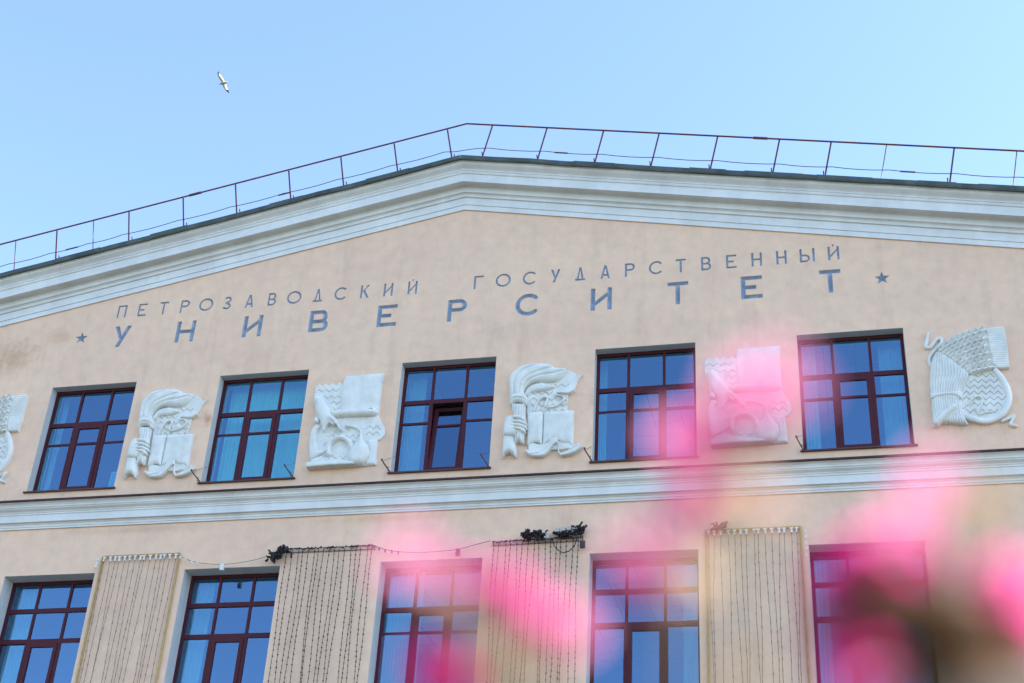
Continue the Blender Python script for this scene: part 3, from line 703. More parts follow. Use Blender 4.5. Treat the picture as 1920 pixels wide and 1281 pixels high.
def scroll_relief(xc, label):
    root = tag(empty('relief_panel', (xc, 0, 1.3), bld), label)
    R = Relief(root, sheet((-3.084, 2.505), (-1.287, 2.366), (-2.820, .580), (-1.091, .475), -1.9725), (xc, 0, 0))
    zz = [zig(302,140,478,84,17,20,-.04), zig(378,135,192,84,16,20), zig(374,222,478,84,17,0), zig(442,305,478,84,17,30), zig(516,355,478,84,17,20),
          zig(758,480,590,84,17,10), zig(738,715,960,84,20,40), zig(808,730,955,84,20,40), zig(842,330,690,84,19,10), zig(905,570,690,84,19,0), zig(930,200,310,84,19,30), zig(1085,255,545,84,19,20)]
    edge = [(145,262),(188,212),(228,240),(270,206),(312,236),(352,200),(394,230),(436,194),(478,218)]
    R.poly('backing', edge+[(492,214),(515,125),(960,95),(925,400),(905,590),(930,660),(975,740),(972,820),(930,868),(892,885),(872,1168),(640,1185),(85,1160),(75,1000),(85,830),(135,725),(150,640),(142,560),(150,520),(126,430),(134,330)], .035, .012, .03, False, R.grooves(zz, .036, .010), .0075)
    R.poly('paper_sheet', [(514,122),(640,112),(800,98),(972,88),(955,170),(936,232),(928,370),(908,580),(700,590),(462,590),(468,400),(474,290),(490,212)], .065, .03, .10, False)
    R.stroke('paper_roll', [(378,592),(520,580),(700,574),(858,568)], .070, .10, .075, False)
    R.stroke('roll_end', [(806,548),(835,532),(862,550),(852,580),(826,576)], .013, .165, .016, True, .008)
    R.poly('vessel', [(132,420),(165,385),(215,375),(250,400),(300,480),(360,570),(410,640),(436,690),(440,735),(410,708),(380,712),(345,690),(290,730),(262,790),(235,745),(200,650),(158,570),(150,490)], .06, .13, .13)
    R.poly('vessel_mouth', [(262,790),(290,735),(345,692),(382,716),(410,712),(440,740),(478,785),(440,790),(410,770),(370,820),(330,840),(300,850),(270,830)], .045, .02, .04, True,
           R.scurves([[(300,800),(350,750),(410,745)]], .04, .06))
    R.stroke('vessel_lip', [(262,792),(285,742),(330,695),(352,700),(372,722),(400,706),(430,720),(455,770),(478,786)], .018, .15, .02)
    R.poly('knob', [(135,665),(150,638),(180,632),(202,655),(195,690),(165,702),(140,690)], .08, .07, .05)
    R.poly('globe_rim', [(215,742),(185,775),(168,840),(176,930),(208,1010),(285,985),(315,940),(340,905),(325,990),(240,1052),(150,1090),(88,1118),(72,1000),(82,840),(125,740),(180,705)], .05, .06, .07, True)
    R.poly('instrument_foot', [(90,1118),(238,1060),(285,1150),(95,1168)], .05, .04, .05, False)
    R.stroke('arched_tube', [(318,1052),(318,985),(345,920),(410,878),(480,866),(540,890),(580,940),(588,985)], .052, .06, .09)
    R.poly('lens', [(345,1060),(350,1000),(400,955),(470,938),(530,958),(555,1000),(530,1040),(480,1070),(400,1085)], .03, .02, .12, True)
    R.poly('flask', [(690,760),(720,780),(722,860),(760,930),(800,980),(800,1060),(770,1130),(720,1175),(640,1185),(570,1150),(550,1080),(565,1010),(620,950),(670,900),(684,830)], .06, .12, .12)
    R.stroke('flask_spout', [(525,724),(590,732),(650,748),(700,790)], .026, .06, .05)
    R.poly('book_block', [(770,885),(892,872),(886,960),(870,1168),(745,1168),(790,1080),(800,980)], .045, .03, .06, False)
    R.poly('plinth', [(52,1190),(78,1168),(300,1166),(560,1158),(610,1166),(645,1188),(600,1192),(330,1204),(60,1228)], .17, .02, .03, False)
    return root
def wheat_relief(xc, label):
    root = tag(empty('relief_panel', (xc, 0, 1.3), bld), label)
    R = Relief(root, sheet((9.044, 2.606), (10.656, 2.464), (8.871, .670), (10.428, .564), 9.80), (xc, 0, 0))
    zz = [zig(628,600,860,86,19,20), zig(690,540,890,86,19,20), zig(752,510,930,86,19,20), zig(815,490,960,86,19,20), zig(875,490,970,86,19,20), zig(937,560,960,86,19,20), zig(1010,530,920,86,19,20)]
    R.poly('backing', [(540,640),(680,590),(830,565),(905,650),(965,770),(992,870),(970,975),(900,1060),(800,1095),(680,1090),(560,1045),(470,990),(480,860),(500,750)], .035, .012, .03, True, R.grooves(zz, .036, .010), .0075)
    yl = [(400,190),(480,160),(560,142),(700,134),(900,150),(1170,180)]; yr = [(380,400),(450,480),(520,540),(600,572),(660,556),(760,505),(850,482),(960,490),(1060,512),(1160,552)]
    ginv = {}
    def inv(x, z):
        # sheet coordinates of wall points (fixed-point inversion of the bilinear sheet)
        c = [R.g([q])[0] for q in ((0, 0), (1000, 0), (0, 1000), (1000, 1000))]
        u = np.full(np.shape(x), .5); v_ = np.full(np.shape(x), .5)
        for _ in range(8):
            px = c[0][0]*(1-u)*(1-v_)+c[1][0]*u*(1-v_)+c[2][0]*(1-u)*v_+c[3][0]*u*v_
            pz = c[0][1]*(1-u)*(1-v_)+c[1][1]*u*(1-v_)+c[2][1]*(1-u)*v_+c[3][1]*u*v_
            u = u + (x-px)/1.58; v_ = v_ + (z-pz)/-1.93
        return u*1000, v_*1000
    def ribs(x, z):
        U, Vv = inv(x, z)
        a = np.interp(Vv, *zip(*yl)); b = np.interp(Vv, *zip(*yr)); t_ = np.clip((U-a)/(b-a), 0, 1)
        return .030*np.abs(np.sin(math.pi*13*t_))**.6 - .02
    R.poly('sheaf', [(146,540),(168,450),(195,395),(230,380),(330,425),(430,500),(540,590),(568,640),(530,720),(498,770),(482,850),(488,960),(510,1060),(552,1150),(420,1142),(300,1138),(230,1150),(184,1172),(165,1050),(150,900),(136,700)], .06, .07, .10, True, ribs, .008)
    ears = [(212,392),(250,330),(300,270),(420,198),(560,150),(680,122),(760,118),(765,250),(795,400),(828,520),(868,556),(740,585),(610,632),(548,605),(430,505),(330,430)]
    gr = []
    NE = 6
    for k in range(NE):
        a = np.array([232+ (k/(NE-1))*345, 372+(k/(NE-1))*222]); b = np.array([745+(k/(NE-1))*95, 140+(k/(NE-1))*408])
        mid = (a+b)/2 + np.array([-38*(1-k/NE), -42*(1-k/NE)-8])
        n_ = int(np.hypot(*(b-a))/66)
        for i in range(n_):
            for s_ in (-1, 1):
                t_ = (i+.5+.25*s_)/n_; p = (1-t_)**2*a + 2*t_*(1-t_)*mid + t_*t_*b; q = 2*(1-t_)*(mid-a)+2*t_*(b-mid); q /= np.hypot(*q)
                nn = np.array([-q[1], q[0]]); c0 = p + nn*s_*16 - q*28; c1 = p + nn*s_*28 + q*30
                gr.append((c0, c1))
    GA = [R.g([a, b]) for a, b in gr]
    def grains(x, z):
        best = np.zeros(np.shape(x))
        for L_ in GA:
            (ax, az), (bx, bz) = L_; ex, ez = bx-ax, bz-az
            near = (np.abs(x-(ax+bx)/2) < .11) & (np.abs(z-(az+bz)/2) < .11)
            if not near.any(): continue
            xx, zz_ = x[near], z[near]
            t_ = np.clip(((xx-ax)*ex+(zz_-az)*ez)/(ex*ex+ez*ez), 0, 1)
            d = np.hypot(xx-ax-t_*ex, zz_-az-t_*ez); r = .040*(1-.55*t_)
            best[near] = np.maximum(best[near], (.040+.060*t_)*np.sqrt(np.clip(1-(d/r)**2, 0, 1)))
        return best
    R.poly('wheat_ears', ears, .075, .02, .05, False, grains, .0075)
    R.poly('wheat_awns', [(752,122),(850,108),(930,100),(958,168),(975,280),(992,420),(1002,552),(930,556),(868,556),(828,520),(795,400),(768,250)], .085, .02, .03, False,
           R.grooves([[(770,y),(990,y-6)] for y in range(140,550,24)], .014, .010), .009)
    R.stroke('sickle_blade', [(392,962),(470,1022),(560,1072),(680,1110),(790,1112),(900,1062),(978,970),(1004,870),(982,770),(925,665),(856,580)], .052, .06, .03)
    R.stroke('sickle_handle', [(398,985),(300,1062),(205,1148)], .062, .10, .075, False)
    R.poly('binding', [(140,848),(300,838),(480,820),(500,850),(488,905),(440,875),(380,858),(300,862),(220,878),(146,902)], .13, .03, .03, False)
    R.stroke('ribbon', [(120,168),(106,240),(92,312),(140,320),(180,270),(225,222),(265,232),(262,275),(205,340),(150,400),(126,460),(150,520)], .030, .04, .03)
    R.stroke('ribbon', [(930,1112),(1000,1082),(1052,1052),(1036,1100),(1016,1145),(1075,1165)], .026, .04, .03)
    R.stroke('ribbon', [(498,980),(560,930),(612,880),(665,858),(710,880),(700,940),(655,1000),(680,1048),(740,1030),(810,1022)], .018, .06, .025)
    return root
torch_relief((UPX[0]+UPX[1])/2, 'white relief of a hand holding a torch before an open book, nearer the left end')
scroll_relief((UPX[1]+UPX[2])/2, 'white relief of a scroll, vessel and flask, left of the gable centre')
torch_relief((UPX[2]+UPX[3])/2, 'white relief of a hand holding a torch before an open book, right of the gable centre')
scroll_relief((UPX[3]+UPX[4])/2, 'white relief of a scroll, vessel and flask partly behind pink blossoms')
wheat_relief(9.80, 'white relief of a wheat sheaf with a sickle at the right end')
wheat_relief(-10.005, 'white relief of a wheat sheaf with a sickle cut by the left edge')

# ------------------------------------------------------------------ roof railing
rl = tag(empty('railing', (0, -.42, zr), bld), 'thin dark metal railing along both slopes of the gable roof')
Yr = -.42; RH = .97; zl = zr+.02
TOPS = [(-10.347,0),(-9.383,1),(-8.497,0),(-7.68,1),(-6.414,1),(-5.201,1),(-3.978,1),(-2.791,1),(-1.587,1),(-.394,1),(.617,1),(1.833,1),(3.064,1),(4.241,1),(5.453,1),(6.698,1),(7.713,1),(8.794,0),(10.044,1),(11.201,0),(-11.5,1),(-12.6,1),(12.3,1)]
for x, thick in TOPS:
    s = -1 if x < XA else 1
    xb = x - s*.195; mb = MB(); r = .024 if thick else .011
    if thick:                                             # angle-iron posts: two thin flanges
        for a, b in ((0, .006), (.006, .046)):
            ox = 0; pts_ = []
            w0, w1 = (0, .034) if a == 0 else (0, .006)
            y0, y1 = (0, .006) if a == 0 else (.006, .046)
            zb0 = gable(xb, zl)-.04; zt0 = gable(x, zl)+RH
            mb.add([(xb+w0,Yr+y0,zb0),(xb+w1,Yr+y0,zb0),(xb+w1,Yr+y1,zb0),(xb+w0,Yr+y1,zb0),(x+w0,Yr+y0,zt0),(x+w1,Yr+y0,zt0),(x+w1,Yr+y1,zt0),(x+w0,Yr+y1,zt0)],
                   [(0,3,2,1),(4,5,6,7),(0,1,5,4),(1,2,6,5),(2,3,7,6),(3,0,4,7)])
        mb.tube([(xb+.02, Yr+.02, gable(xb, zl)+.25), (xb+.02, Yr+.32, gable(xb, zl)-.02)], .012, 5)
        mb.box(xb-.05, xb+.07, Yr-.05, Yr+.08, gable(xb, zl)-.05, gable(xb, zl)+.012)
    else: mb.tube([(xb, Yr, gable(xb, zl)-.03), (x, Yr, gable(x, zl)+RH)], .010, 6)
    mb.build('post', M_RAIL, rl)
for s in (-1, 1):
    mb = MB(); x1 = XA+s*13
    mb.tube([(XA, Yr-.005, zl+RH+.02), (x1, Yr-.005, gable(x1, zl)+RH+.02)], .019, 7); mb.build('top_rail', M_RAIL, rl)
mb = MB(); P_ = []
xsw = sorted(x for x, _ in TOPS)
for a, b in zip(xsw[:-1], xsw[1:]):
    for t_ in (0, .25, .5, .75):
        x = a+(b-a)*t_; P_.append((x, Yr-.012, gable(x, zl)+.34-.06*(4*t_*(1-t_))*.5 - (.05 if abs(x-XA) < .3 else 0)))
mb.tube(P_, .0085, 5); mb.build('middle_wire', M_RAIL, rl)
for x in (-6.25, -9.0, -4.1, 2.05, 6.2, 9.0):
    s = -1 if x < XA else 1; mb = MB(); zz_ = gable(x, zl)+(RH+.015 if abs(x) > 4.5 and abs(x) < 8 else .32)
    mb.tube([(x, Yr-.012, zz_), (x+.28, Yr-.012, zz_-s*.28*SL)], .032 if zz_ > gable(x, zl)+.6 else .018, 6); mb.build('rail_sleeve', M_RAIL, rl)

# ------------------------------------------------------------------ light curtains hung between the lower windows
def tangle(name, parent, c, sx, sz, n, m, at=(0, 0, 0)):
    """a knotted bundle of leftover cable"""
    mb = MB()
    for i in range(n):
        p = Vector((c[0]+rng.gauss(0, sx*.40), c[1]+rng.gauss(0, .03), c[2]+rng.gauss(0, sz*.36)))
        P_ = [p]
        for k in range(4): p = p + Vector((rng.uniform(-.045, .045), rng.uniform(-.03, .03), rng.uniform(-.04, .04))); P_.append(p)
        mb.tube(P_, rng.uniform(.012, .024), 5)
    return mb.build(name, m, parent, at)
def cord_mesh(L_, r, rk, step, wob, lean, m):
    mb = MB(); P_ = []; R_ = []; z = 0; x = 0; ph = rng.uniform(0, 6); k = 0
    while z < L_:
        xx = lean*z/L_ + wob*math.sin(z*1.7+ph)*min(1, z) + rng.uniform(-.003, .003)
        P_ += [(xx, 0, -z), (xx, 0, -z-step*.30), (xx, 0, -z-step*.36), (xx+.002, -.003, -z-step*.52), (xx, 0, -z-step*.58)]
        b = rk*rng.uniform(.7, 1.25); R_ += [r, r, b, b, r]; z += step*rng.uniform(.8, 1.25)
    mb.tube(P_, R_, 5); return mb.mesh('light_cord', m)
def light_curtain(xa, xb, z, style, n, label, zs=0):
    root = tag(empty('light_curtain', (xa, -.06, z)), label, 'light curtain', 'garland light curtains on the piers')
    dark = style == 'dark'; Lc = 3.75; sl = zs/(xb-xa)
    fr = MB()
    if dark:
        fr.tube([(xa-.02, -.05, z+.02), (xb+.02, -.05, z+.02+zs)], .009, 5); fr.tube([(xa-.02, -.02, z-.04), (xb+.02, -.02, z-.04+zs)], .007, 5)
        for k in range(5):
            x = xa+(xb-xa)*k/4; fr.tube([(x, 0.06, z-.01+sl*(x-xa)), (x, -.05, z+.02+sl*(x-xa))], .008, 5)
        fr.build('top_bar', M_WIRE, root)
        kn = MB()
        for k in range(n*3):
            x = xa+(xb-xa)*(k+rng.random())/(n*3)
            if rng.random() < .8: kn.tube([(x, -.055, z+.015+sl*(x-xa)+rng.uniform(-.02,.02)), (x+rng.uniform(.02,.07), -.06, z+.015+sl*(x-xa)+rng.uniform(-.025,.03))], rng.uniform(.009, .016), 5)
        tag(kn.build('cable_wrap', M_CORD, root), kind='stuff')
    else:
        fr.tube([(xa-.02, -.04, z+.03), (xb+.02, -.04, z+.03+zs)], .019, 7); fr.build('top_bar', M_POLE, root)
        for x in (xa-.03, xb+.02):
            p = MB(); p.tube([(x, -.03, z+.04), (x+.01, -.03, z-Lc-.2)], .021, 7); p.build('side_pole', M_POLE, root)
        for k in range(4):
            x = xa+(xb-xa)*k/3; a = MB(); a.tube([(x, .06, z+.03), (x, -.04, z+.03)], .012, 5); a.build('standoff', M_RUST, root)
    for k in range(n):
        x = xa+.03+(xb-xa-.06)*k/(n-1) + rng.uniform(-.022, .022); zz_ = z+sl*(x-xa)
        lean = rng.uniform(-.07, .07) + (.05 if k % 4 == 0 else -.03 if k % 4 == 3 else 0)*(1 if dark else .5)
        if dark: me = cord_mesh(Lc, .0050, .0130, .105, .020, lean, M_CORD)
        else: me = cord_mesh(Lc, .0055, .0095, .18, .014, lean, M_CORD2)
        obj('light_cord', me, root, (x, -.055, zz_))
        if not dark:
            c = MB(); c.box(x-.032, x+.032, -.075, -.055, zz_-.012, zz_+.012); c.box(x-.011, x+.011, -.077, -.053, zz_-.085, zz_-.012)
            c.v = [(px+(pz-zz_)*rng.choice((-.15, 0, .15)), py, pz) for px, py, pz in c.v]; c.build('clip', M_CLIP, root)
    return root
c1 = light_curtain(-6.655, -5.085, -1.545, 'pale', 15, 'curtain of thin pale light cords on white clips and yellow poles, left pier')
c2 = light_curtain(-2.86, -1.12, -1.545, 'dark', 17, 'curtain of black knotted light cords with a cable bundle at its left end')
c3 = light_curtain(1.16, 2.79, -1.575, 'dark', 16, 'curtain of black knotted light cords topped by two cable bundles and white boxes', .03)
c4 = light_curtain(5.075, 6.675, -1.530, 'pale', 15, 'curtain of pale light cords on white clips beneath the scroll relief at right')
tangle('cable_bundle', c2, (-2.90, -.14, -1.585), .17, .10, 34, M_CORD); tangle('cable_bundle', c2, (-3.05, -.16, -1.72), .13, .11, 30, M_CORD)
mb = MB(); mb.box(-3.15, -3.09, -.26, -.21, -1.73, -1.71); mb.build('yellow_label', mat('yellow_label', (.75, .70, .30)), c2)
tangle('cable_bundle', c3, (1.83, -.13, -1.49), .10, .10, 30, M_CORD); tangle('cable_bundle', c3, (2.03, -.13, -1.48), .14, .09, 34, M_CORD)
tangle('cable_bundle', c3, (2.77, -.12, -1.43), .09, .08, 26, M_CORD); tangle('cable_bundle', c3, (2.50, -.08, -1.47), .24, .035, 26, M_CORD)
for k in range(4):
    x = 2.38+k*.107; mb = MB(); z_ = -1.415+k*.012; mb.box(x-.042, x+.042, -.17, -.10, z_-.035, z_+.035)
    me = mb.mesh('junction_box', M_BOX); obj('junction_box', me, c3)
mb = MB(); mb.box(2.14, 2.24, -.16, -.08, -1.56, -1.47); mb.build('junction_box', M_BOX, c3)
mb = MB(); mb.box(2.80, 2.89, -.15, -.09, -1.77, -1.64); mb.tube([(2.845, -.12, -1.64), (2.84, -.10, -1.52)], .012, 5); mb.build('transformer_box', M_CORD, c3)
mb = MB(); mb.tube([(2.28, -.10, -1.56), (2.32, -.12, -1.70), (2.40, -.13, -1.80), (2.50, -.135, -1.86), (2.60, -.13, -1.83), (2.69, -.12, -1.74), (2.73, -.11, -1.60), (2.75, -.1, -1.53)], .010, 5); mb.build('hanging_cable', M_CORD, c3)
tangle('cable_bundle', c4, (5.30, -.10, -1.47), .12, .06, 14, M_RUST)
for x, z_ in ((-6.73, -1.60), (-6.73, -1.68), (-6.745, -1.74)): mb = MB(); mb.box(x-.02, x+.02, -.12, -.09, z_-.03, z_+.03); mb.build('clip', M_CLIP, c1)
for k in range(5): mb = MB(); z_ = -1.60-k*.11; mb.box(6.77, 6.79+.01*(k % 2), -.10, -.085, z_-.03, z_+.02); mb.build('clip', M_CLIP, c4)
def garland(P_, label, box, boxm, extras, m, r=.006):
    root = tag(empty('garland_wire', (P_[0][0], -.08, P_[0][2])), label, 'wire', 'wires strung between the light curtains')
    w_ = MB(); w_.tube([tuple(p) for p in smooth([p for p in P_], 5, False)], r, 5); w_.build('wire', m, root)
    for x, z_ in extras: b = MB(); b.box(x-.012, x+.012, -.11, -.08, z_-.045, z_+.012); b.build('bulb_clip', boxm, root)
    b = MB(); b.box(box[0]-.035, box[0]+.035, -.12, -.06, box[1]-.12, box[1]+.005); b.build('connector_box', boxm, root)
garland([(-5.06,-.09,-1.56),(-4.85,-.09,-1.67),(-4.55,-.09,-1.755),(-4.10,-.09,-1.80),(-3.6,-.09,-1.76),(-3.10,-.15,-1.68)], 'thin wire with a white connector sagging above the lower window left of the black cords', (-4.10,-1.80), M_CLIP, [(-5.0,-1.60),(-4.88,-1.66),(-4.74,-1.71),(-4.62,-1.74)], M_WIRE, .005)
garland([(-1.11,-.09,-1.55),(-.80,-.09,-1.655),(-.45,-.09,-1.705),(-.05,-.09,-1.72),(.50,-.09,-1.69),(.80,-.09,-1.62),(1.13,-.1,-1.55)], 'dark wire with a dark connector sagging above the lower window behind pink blossoms', (.52,-1.69), M_CORD, [(-1.0,-1.60),(-.88,-1.64),(-.75,-1.665),(-.62,-1.69)], M_CORD, .007)

# ------------------------------------------------------------------ ground
gm = MB(); gm.add([(-900,-900,BASE),(900,-900,BASE),(900,900,BASE),(-900,900,BASE)], [(0,1,2,3)])
tag(gm.build('ground', M_GROUND), kind='structure')
gm = MB(); gm.add([(-40,-21,BASE+.004),(40,-21,BASE+.004),(40,-.02,BASE+.004),(-40,-.02,BASE+.004)], [(0,1,2,3)])
tag(gm.build('forecourt_pavement', M_PAVE), kind='structure')

# ------------------------------------------------------------------ gull
def gull():
    c = CAM_LOC + (FWD + RIGHT*((419-960)/2696.8) + UP*((640.5-156)/2696.8))*62
    root = bpy.data.objects.new('gull', None); COL.objects.link(root); root.location = c
    tag(root, 'pale gull gliding with spread wings in the blue sky', 'bird')
    s = 62/2696.8            # metres per picture unit at this distance
    def pt(x, y, o=0): return (RIGHT*((x-715)/18.3) + UP*((680-y)/18.3))*s + FWD*o
    def lens(pts_, th):     # closed thin body between a leading and a trailing edge
        v = []; f = []; n = len(pts_)
        for (ax, ay, bx, by, o) in pts_:
            a, b = pt(ax, ay, o), pt(bx, by, o+.02); m_ = (a*.62+b*.38)
            v += [a, m_-FWD*th, b, m_+FWD*th*.6]
        for i in range(n-1):
            for k in range(4): f.append((i*4+k, i*4+(k+1) % 4, (i+1)*4+(k+1) % 4, (i+1)*4+k))
        f.append((0,1,2,3)); f.append(tuple((n-1)*4+k for k in (3,2,1,0)))
        return v, f
    def put(name, vf, m):
        o = bpy.data.objects.new(name, mesh(name, vf[0], vf[1], m, True)); COL.objects.link(o); o.parent = root; return o
    put('wing', lens([(668,690,770,650,0),(640,610,738,590,-.05),(590,540,690,500,-.10),(545,460,640,430,-.10),(522,390,585,360,-.06)], .02), M_GULL)
    put('wing_tip', lens([(522,390,585,360,-.06),(520,330,572,320,-.04),(540,285,560,285,-.02)], .012), M_GULLD)
    put('wing', lens([(690,700,800,660,0),(705,770,815,740,-.05),(735,850,840,830,-.10),(790,925,885,915,-.10)], .02), M_GULL)
    put('wing_tip', lens([(790,925,885,915,-.10),(850,985,910,970,-.06),(905,1028,925,1020,-.02)], .012), M_GULLD)
    mb = MB(); ax = [(600,708,.3),(640,700,.9),(680,690,1.25),(730,678,1.3),(780,660,1.0),(820,648,.7),(870,636,.35)]
    mb.tube([pt(x, y, .0) for x, y, r in ax], [r*s*2.2 for _, _, r in ax], 8); put('body', (mb.v, mb.f), M_GULL)
    mb = MB(); mb.tube([pt(605,706), pt(575,718), pt(556,728)], [s*.9, s*.6, s*.15], 6); put('bill', (mb.v, mb.f), M_BILL)
    put('tail', lens([(800,640,815,672,0),(868,606,880,655,0)], .008), M_GULL)
gull()

# ------------------------------------------------------------------ flowers close to the camera
def near(u, v_, d):
    """a spot d metres in front of the camera's place, given by its sideways and upward offset (thousandths)"""
    return CAM_LOC + (FWD + RIGHT*(u/1000) + UP*(v_/1000))*d
def blossom_mesh(name, r, m, npet=6, layers=3, flat=-.1):
    v = []; f = []
    for l in range(layers):
        for k in range(npet):
            a = 2*math.pi*(k+.5*l)/npet; tilt = flat+.6*l; rr = r*(1-.2*l); wd = rr*.62
            n0 = len(v)
            for i in range(5):
                t_ = i/4; rad = rr*t_; up = rr*(tilt*t_**1.4); hw = wd*math.sin(math.pi*(.12+.74*t_))*.98
                for j in (-1, 0, 1):
                    x = rad; y = hw*j; z = up + .18*rr*abs(j)*t_
                    v.append((x*math.cos(a)-y*math.sin(a), x*math.sin(a)+y*math.cos(a), z))
            for i in range(4):
                for j in range(2): f.append((n0+i*3+j, n0+i*3+j+1, n0+(i+1)*3+j+1, n0+(i+1)*3+j))
    mb = MB(); mb.v = v; mb.f = f; mb.ball((0, 0, r*.12), r*.2, 6, 4); return mesh(name, mb.v, mb.f, m, True)
def leaf_mesh(name, L_, W_, m):
    v = []; f = []
    for i in range(7):
        t_ = i/6; hw = W_*.5*math.sin(math.pi*min(1, t_*.92+.04))**.8
        for j in (-1, 0, 1): v.append((L_*(t_-.5), hw*j, .10*L_*math.sin(math.pi*t_) + .12*W_*abs(j)))
    for i in range(6):
        for j in range(2): f.append((i*3+j, i*3+j+1, (i+1)*3+j+1, (i+1)*3+j))
    return mesh(name, v, f, m, True)
FM = {'pale': blossom_mesh('blossom', 1.0, M_PALE, 6, 1, .12), 'hot': blossom_mesh('blossom', 1.0, M_HOT)}
OPENQ = (sv + FWD).normalized()          # open florets turn towards the sun
LM = {'tan': leaf_mesh('leaf', 2.3, 1.3, M_TAN), 'brown': leaf_mesh('leaf', 2.4, 1.7, M_BROWN), 'peachleaf': leaf_mesh('leaf', 2.2, 1.5, M_PEACH)}
def flower_stem(label, foot, d0, heads):
    """one tall flowering stem: stalk from the bed, side stalks, blossoms and leaves"""
    base = Vector((foot[0], foot[1], 0.004))
    root = bpy.data.objects.new('flowering_plant', None); COL.objects.link(root); root.location = base
    tag(root, label, 'flower', 'blurred pink flowers close to the camera')
    tips = [(near((u-960)/2.6968, (640.5-v_)/2.6968, d*(1.02 if k == 'brown' else 1.36)), {'pale': .86, 'brown': 1.3, 'hot': 1.15}.get(k, 1.15)*r/2696.8*d*(1.02 if k == 'brown' else 1.36), k) for u, v_, r, k, d in heads]
    low = min((t[0] for t in tips), key=lambda p: p.z); top = max((t[0] for t in tips), key=lambda p: p.z)
    cx = sum((t[0] for t in tips), Vector())/len(tips)
    spine = [base, base.lerp(low, .55)+Vector((.02, .03, .02)), Vector((cx.x, cx.y, low.z-.03)), top-Vector((0, 0, .01))]
    sp = [Vector(p) for p in smooth([tuple(p) for p in spine], 8, False)]
    mb = MB(); mb.tube([p-base for p in sp], [.0018-.0011*i/len(sp) for i in range(len(sp))], 6)
    o = bpy.data.objects.new('stalk', mb.mesh('stalk', M_STEM)); COL.objects.link(o); o.parent = root
    for p, r, k in tips:
        j = min(sp, key=lambda q: (q-p).length + max(0, q.z-p.z+.012)*3)
        if (j-p).length > .004:
            mb = MB(); mid = j.lerp(p, .5)+Vector((0, 0, -.004)); mb.tube([j-base, mid-base, p-base], [.0008, .0006, .0006], 5)
            o = bpy.data.objects.new('side_stalk', mb.mesh('side_stalk', M_STEM)); COL.objects.link(o); o.parent = root
        isf = k in FM
        o = bpy.data.objects.new('blossom' if isf else 'leaf', FM[k] if isf else LM[k]); COL.objects.link(o); o.parent = root
        o.location = p-base; o.scale = (r, r, r)
        if isf:
            q_ = .16 if k == 'pale' else .45; ax = (OPENQ + Vector((rng.gauss(0, q_), rng.gauss(0, q_), rng.gauss(0, q_)))).normalized()
            o.rotation_euler = (ax.to_track_quat('Z', 'Y') @ Matrix.Rotation(rng.uniform(0, 6.28), 3, 'Z').to_quaternion()).to_euler()
        else: o.rotation_euler = (rng.uniform(.2, .9), rng.uniform(-.5, .5), rng.uniform(0, 6.28)) if isf else (rng.uniform(.4, 1.2), rng.uniform(-.6, .6), rng.uniform(-1, 1))
    return root
flower_stem('tall pink flower in front of the scroll relief at right', (7.25, -23.22), .45,
    [(1455,700,52,'pale',.33),(1375,725,46,'pale',.36),(1500,725,40,'pale',.36),(1425,760,36,'hot',.38),(1262,828,56,'pale',.46),(1290,915,32,'pale',.42),
     (1405,775,34,'hot',.40),(1335,795,42,'hot',.42),(1310,850,34,'hot',.40),(1298,920,30,'hot',.42),(1268,970,38,'hot',.42),
     (1395,930,54,'peachleaf',.40),(1455,965,44,'peachleaf',.41),(1360,1000,36,'tan',.42)])
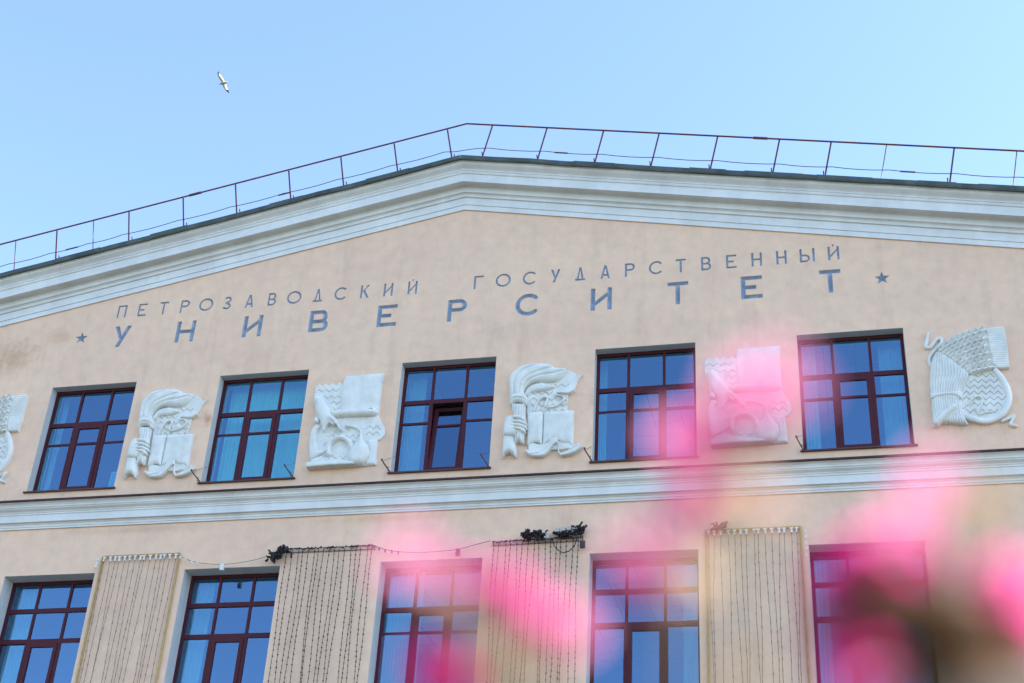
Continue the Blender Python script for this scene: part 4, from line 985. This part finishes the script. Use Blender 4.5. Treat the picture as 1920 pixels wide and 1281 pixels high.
flower_stem('low spray of pink flowers in front of the middle lower window', (7.1, -23.15), .45,
    [(778,1048,60,'pale',.38),(740,1075,40,'pale',.40),(835,1075,36,'pale',.40),(900,1105,46,'hot',.44),(950,1135,58,'hot',.44),(985,1150,44,'hot',.44),(1000,1118,44,'pale',.40),(940,1100,40,'hot',.43),(915,1085,30,'pale',.40),
     (1072,1178,60,'pale',.44),(1040,1190,30,'hot',.42),(830,1245,52,'hot',.43),(785,1268,44,'hot',.42),(850,1295,40,'hot',.42),(850,1130,44,'tan',.43),(935,1250,54,'tan',.41),(1005,1272,48,'tan',.40),(960,1290,44,'tan',.42),(880,1190,38,'peachleaf',.42)])
flower_stem('small pink blossom with a pale leaf before the lower window right of centre', (7.3, -23.2), .45,
    [(1198,1042,52,'pale',.38),(1178,1080,36,'hot',.42),(1225,1090,30,'hot',.43),(1252,1100,48,'peachleaf',.42),(1300,1085,42,'tan',.43),(1275,1130,36,'peachleaf',.44),(1385,1270,38,'tan',.40)])
flower_stem('pink flower with dark bronze leaves filling the lower right corner', (7.5, -23.2), .45,
    [(1742,892,48,'pale',.38),(1715,960,50,'pale',.36),(1672,1010,40,'pale',.40),(1640,1055,62,'hot',.42),(1590,1100,58,'hot',.43),(1550,1110,44,'hot',.43),(1620,1120,50,'hot',.43),(1570,1200,48,'hot',.43),(1690,1070,48,'hot',.42),(1600,1165,48,'hot',.43),(1722,1045,42,'hot',.43),(1560,1130,34,'pale',.42),
     (1825,940,56,'tan',.42),(1800,1000,48,'tan',.41),(1840,990,42,'tan',.43),
     (1760,1135,70,'brown',.40),(1715,1190,80,'brown',.38),(1790,1235,84,'brown',.38),(1700,1262,66,'brown',.40),(1775,1180,74,'brown',.40),(1745,1245,80,'brown',.38),(1850,1262,70,'brown',.40),(1765,1295,84,'brown',.38),(1840,1300,80,'brown',.38),(1910,1285,70,'brown',.40),(1735,1120,70,'brown',.40),(1690,1175,66,'brown',.41),(1690,1235,74,'brown',.39),(1815,1195,70,'brown',.40),(1890,1235,60,'brown',.41),
     (1895,1105,58,'hot',.42),(1918,1165,58,'hot',.41),(1935,1090,44,'pale',.40),(1850,1150,48,'peachleaf',.41),(1865,1200,44,'peachleaf',.42),(1620,1250,56,'hot',.42),(1575,1280,54,'hot',.41),(1655,1290,44,'pale',.40)])
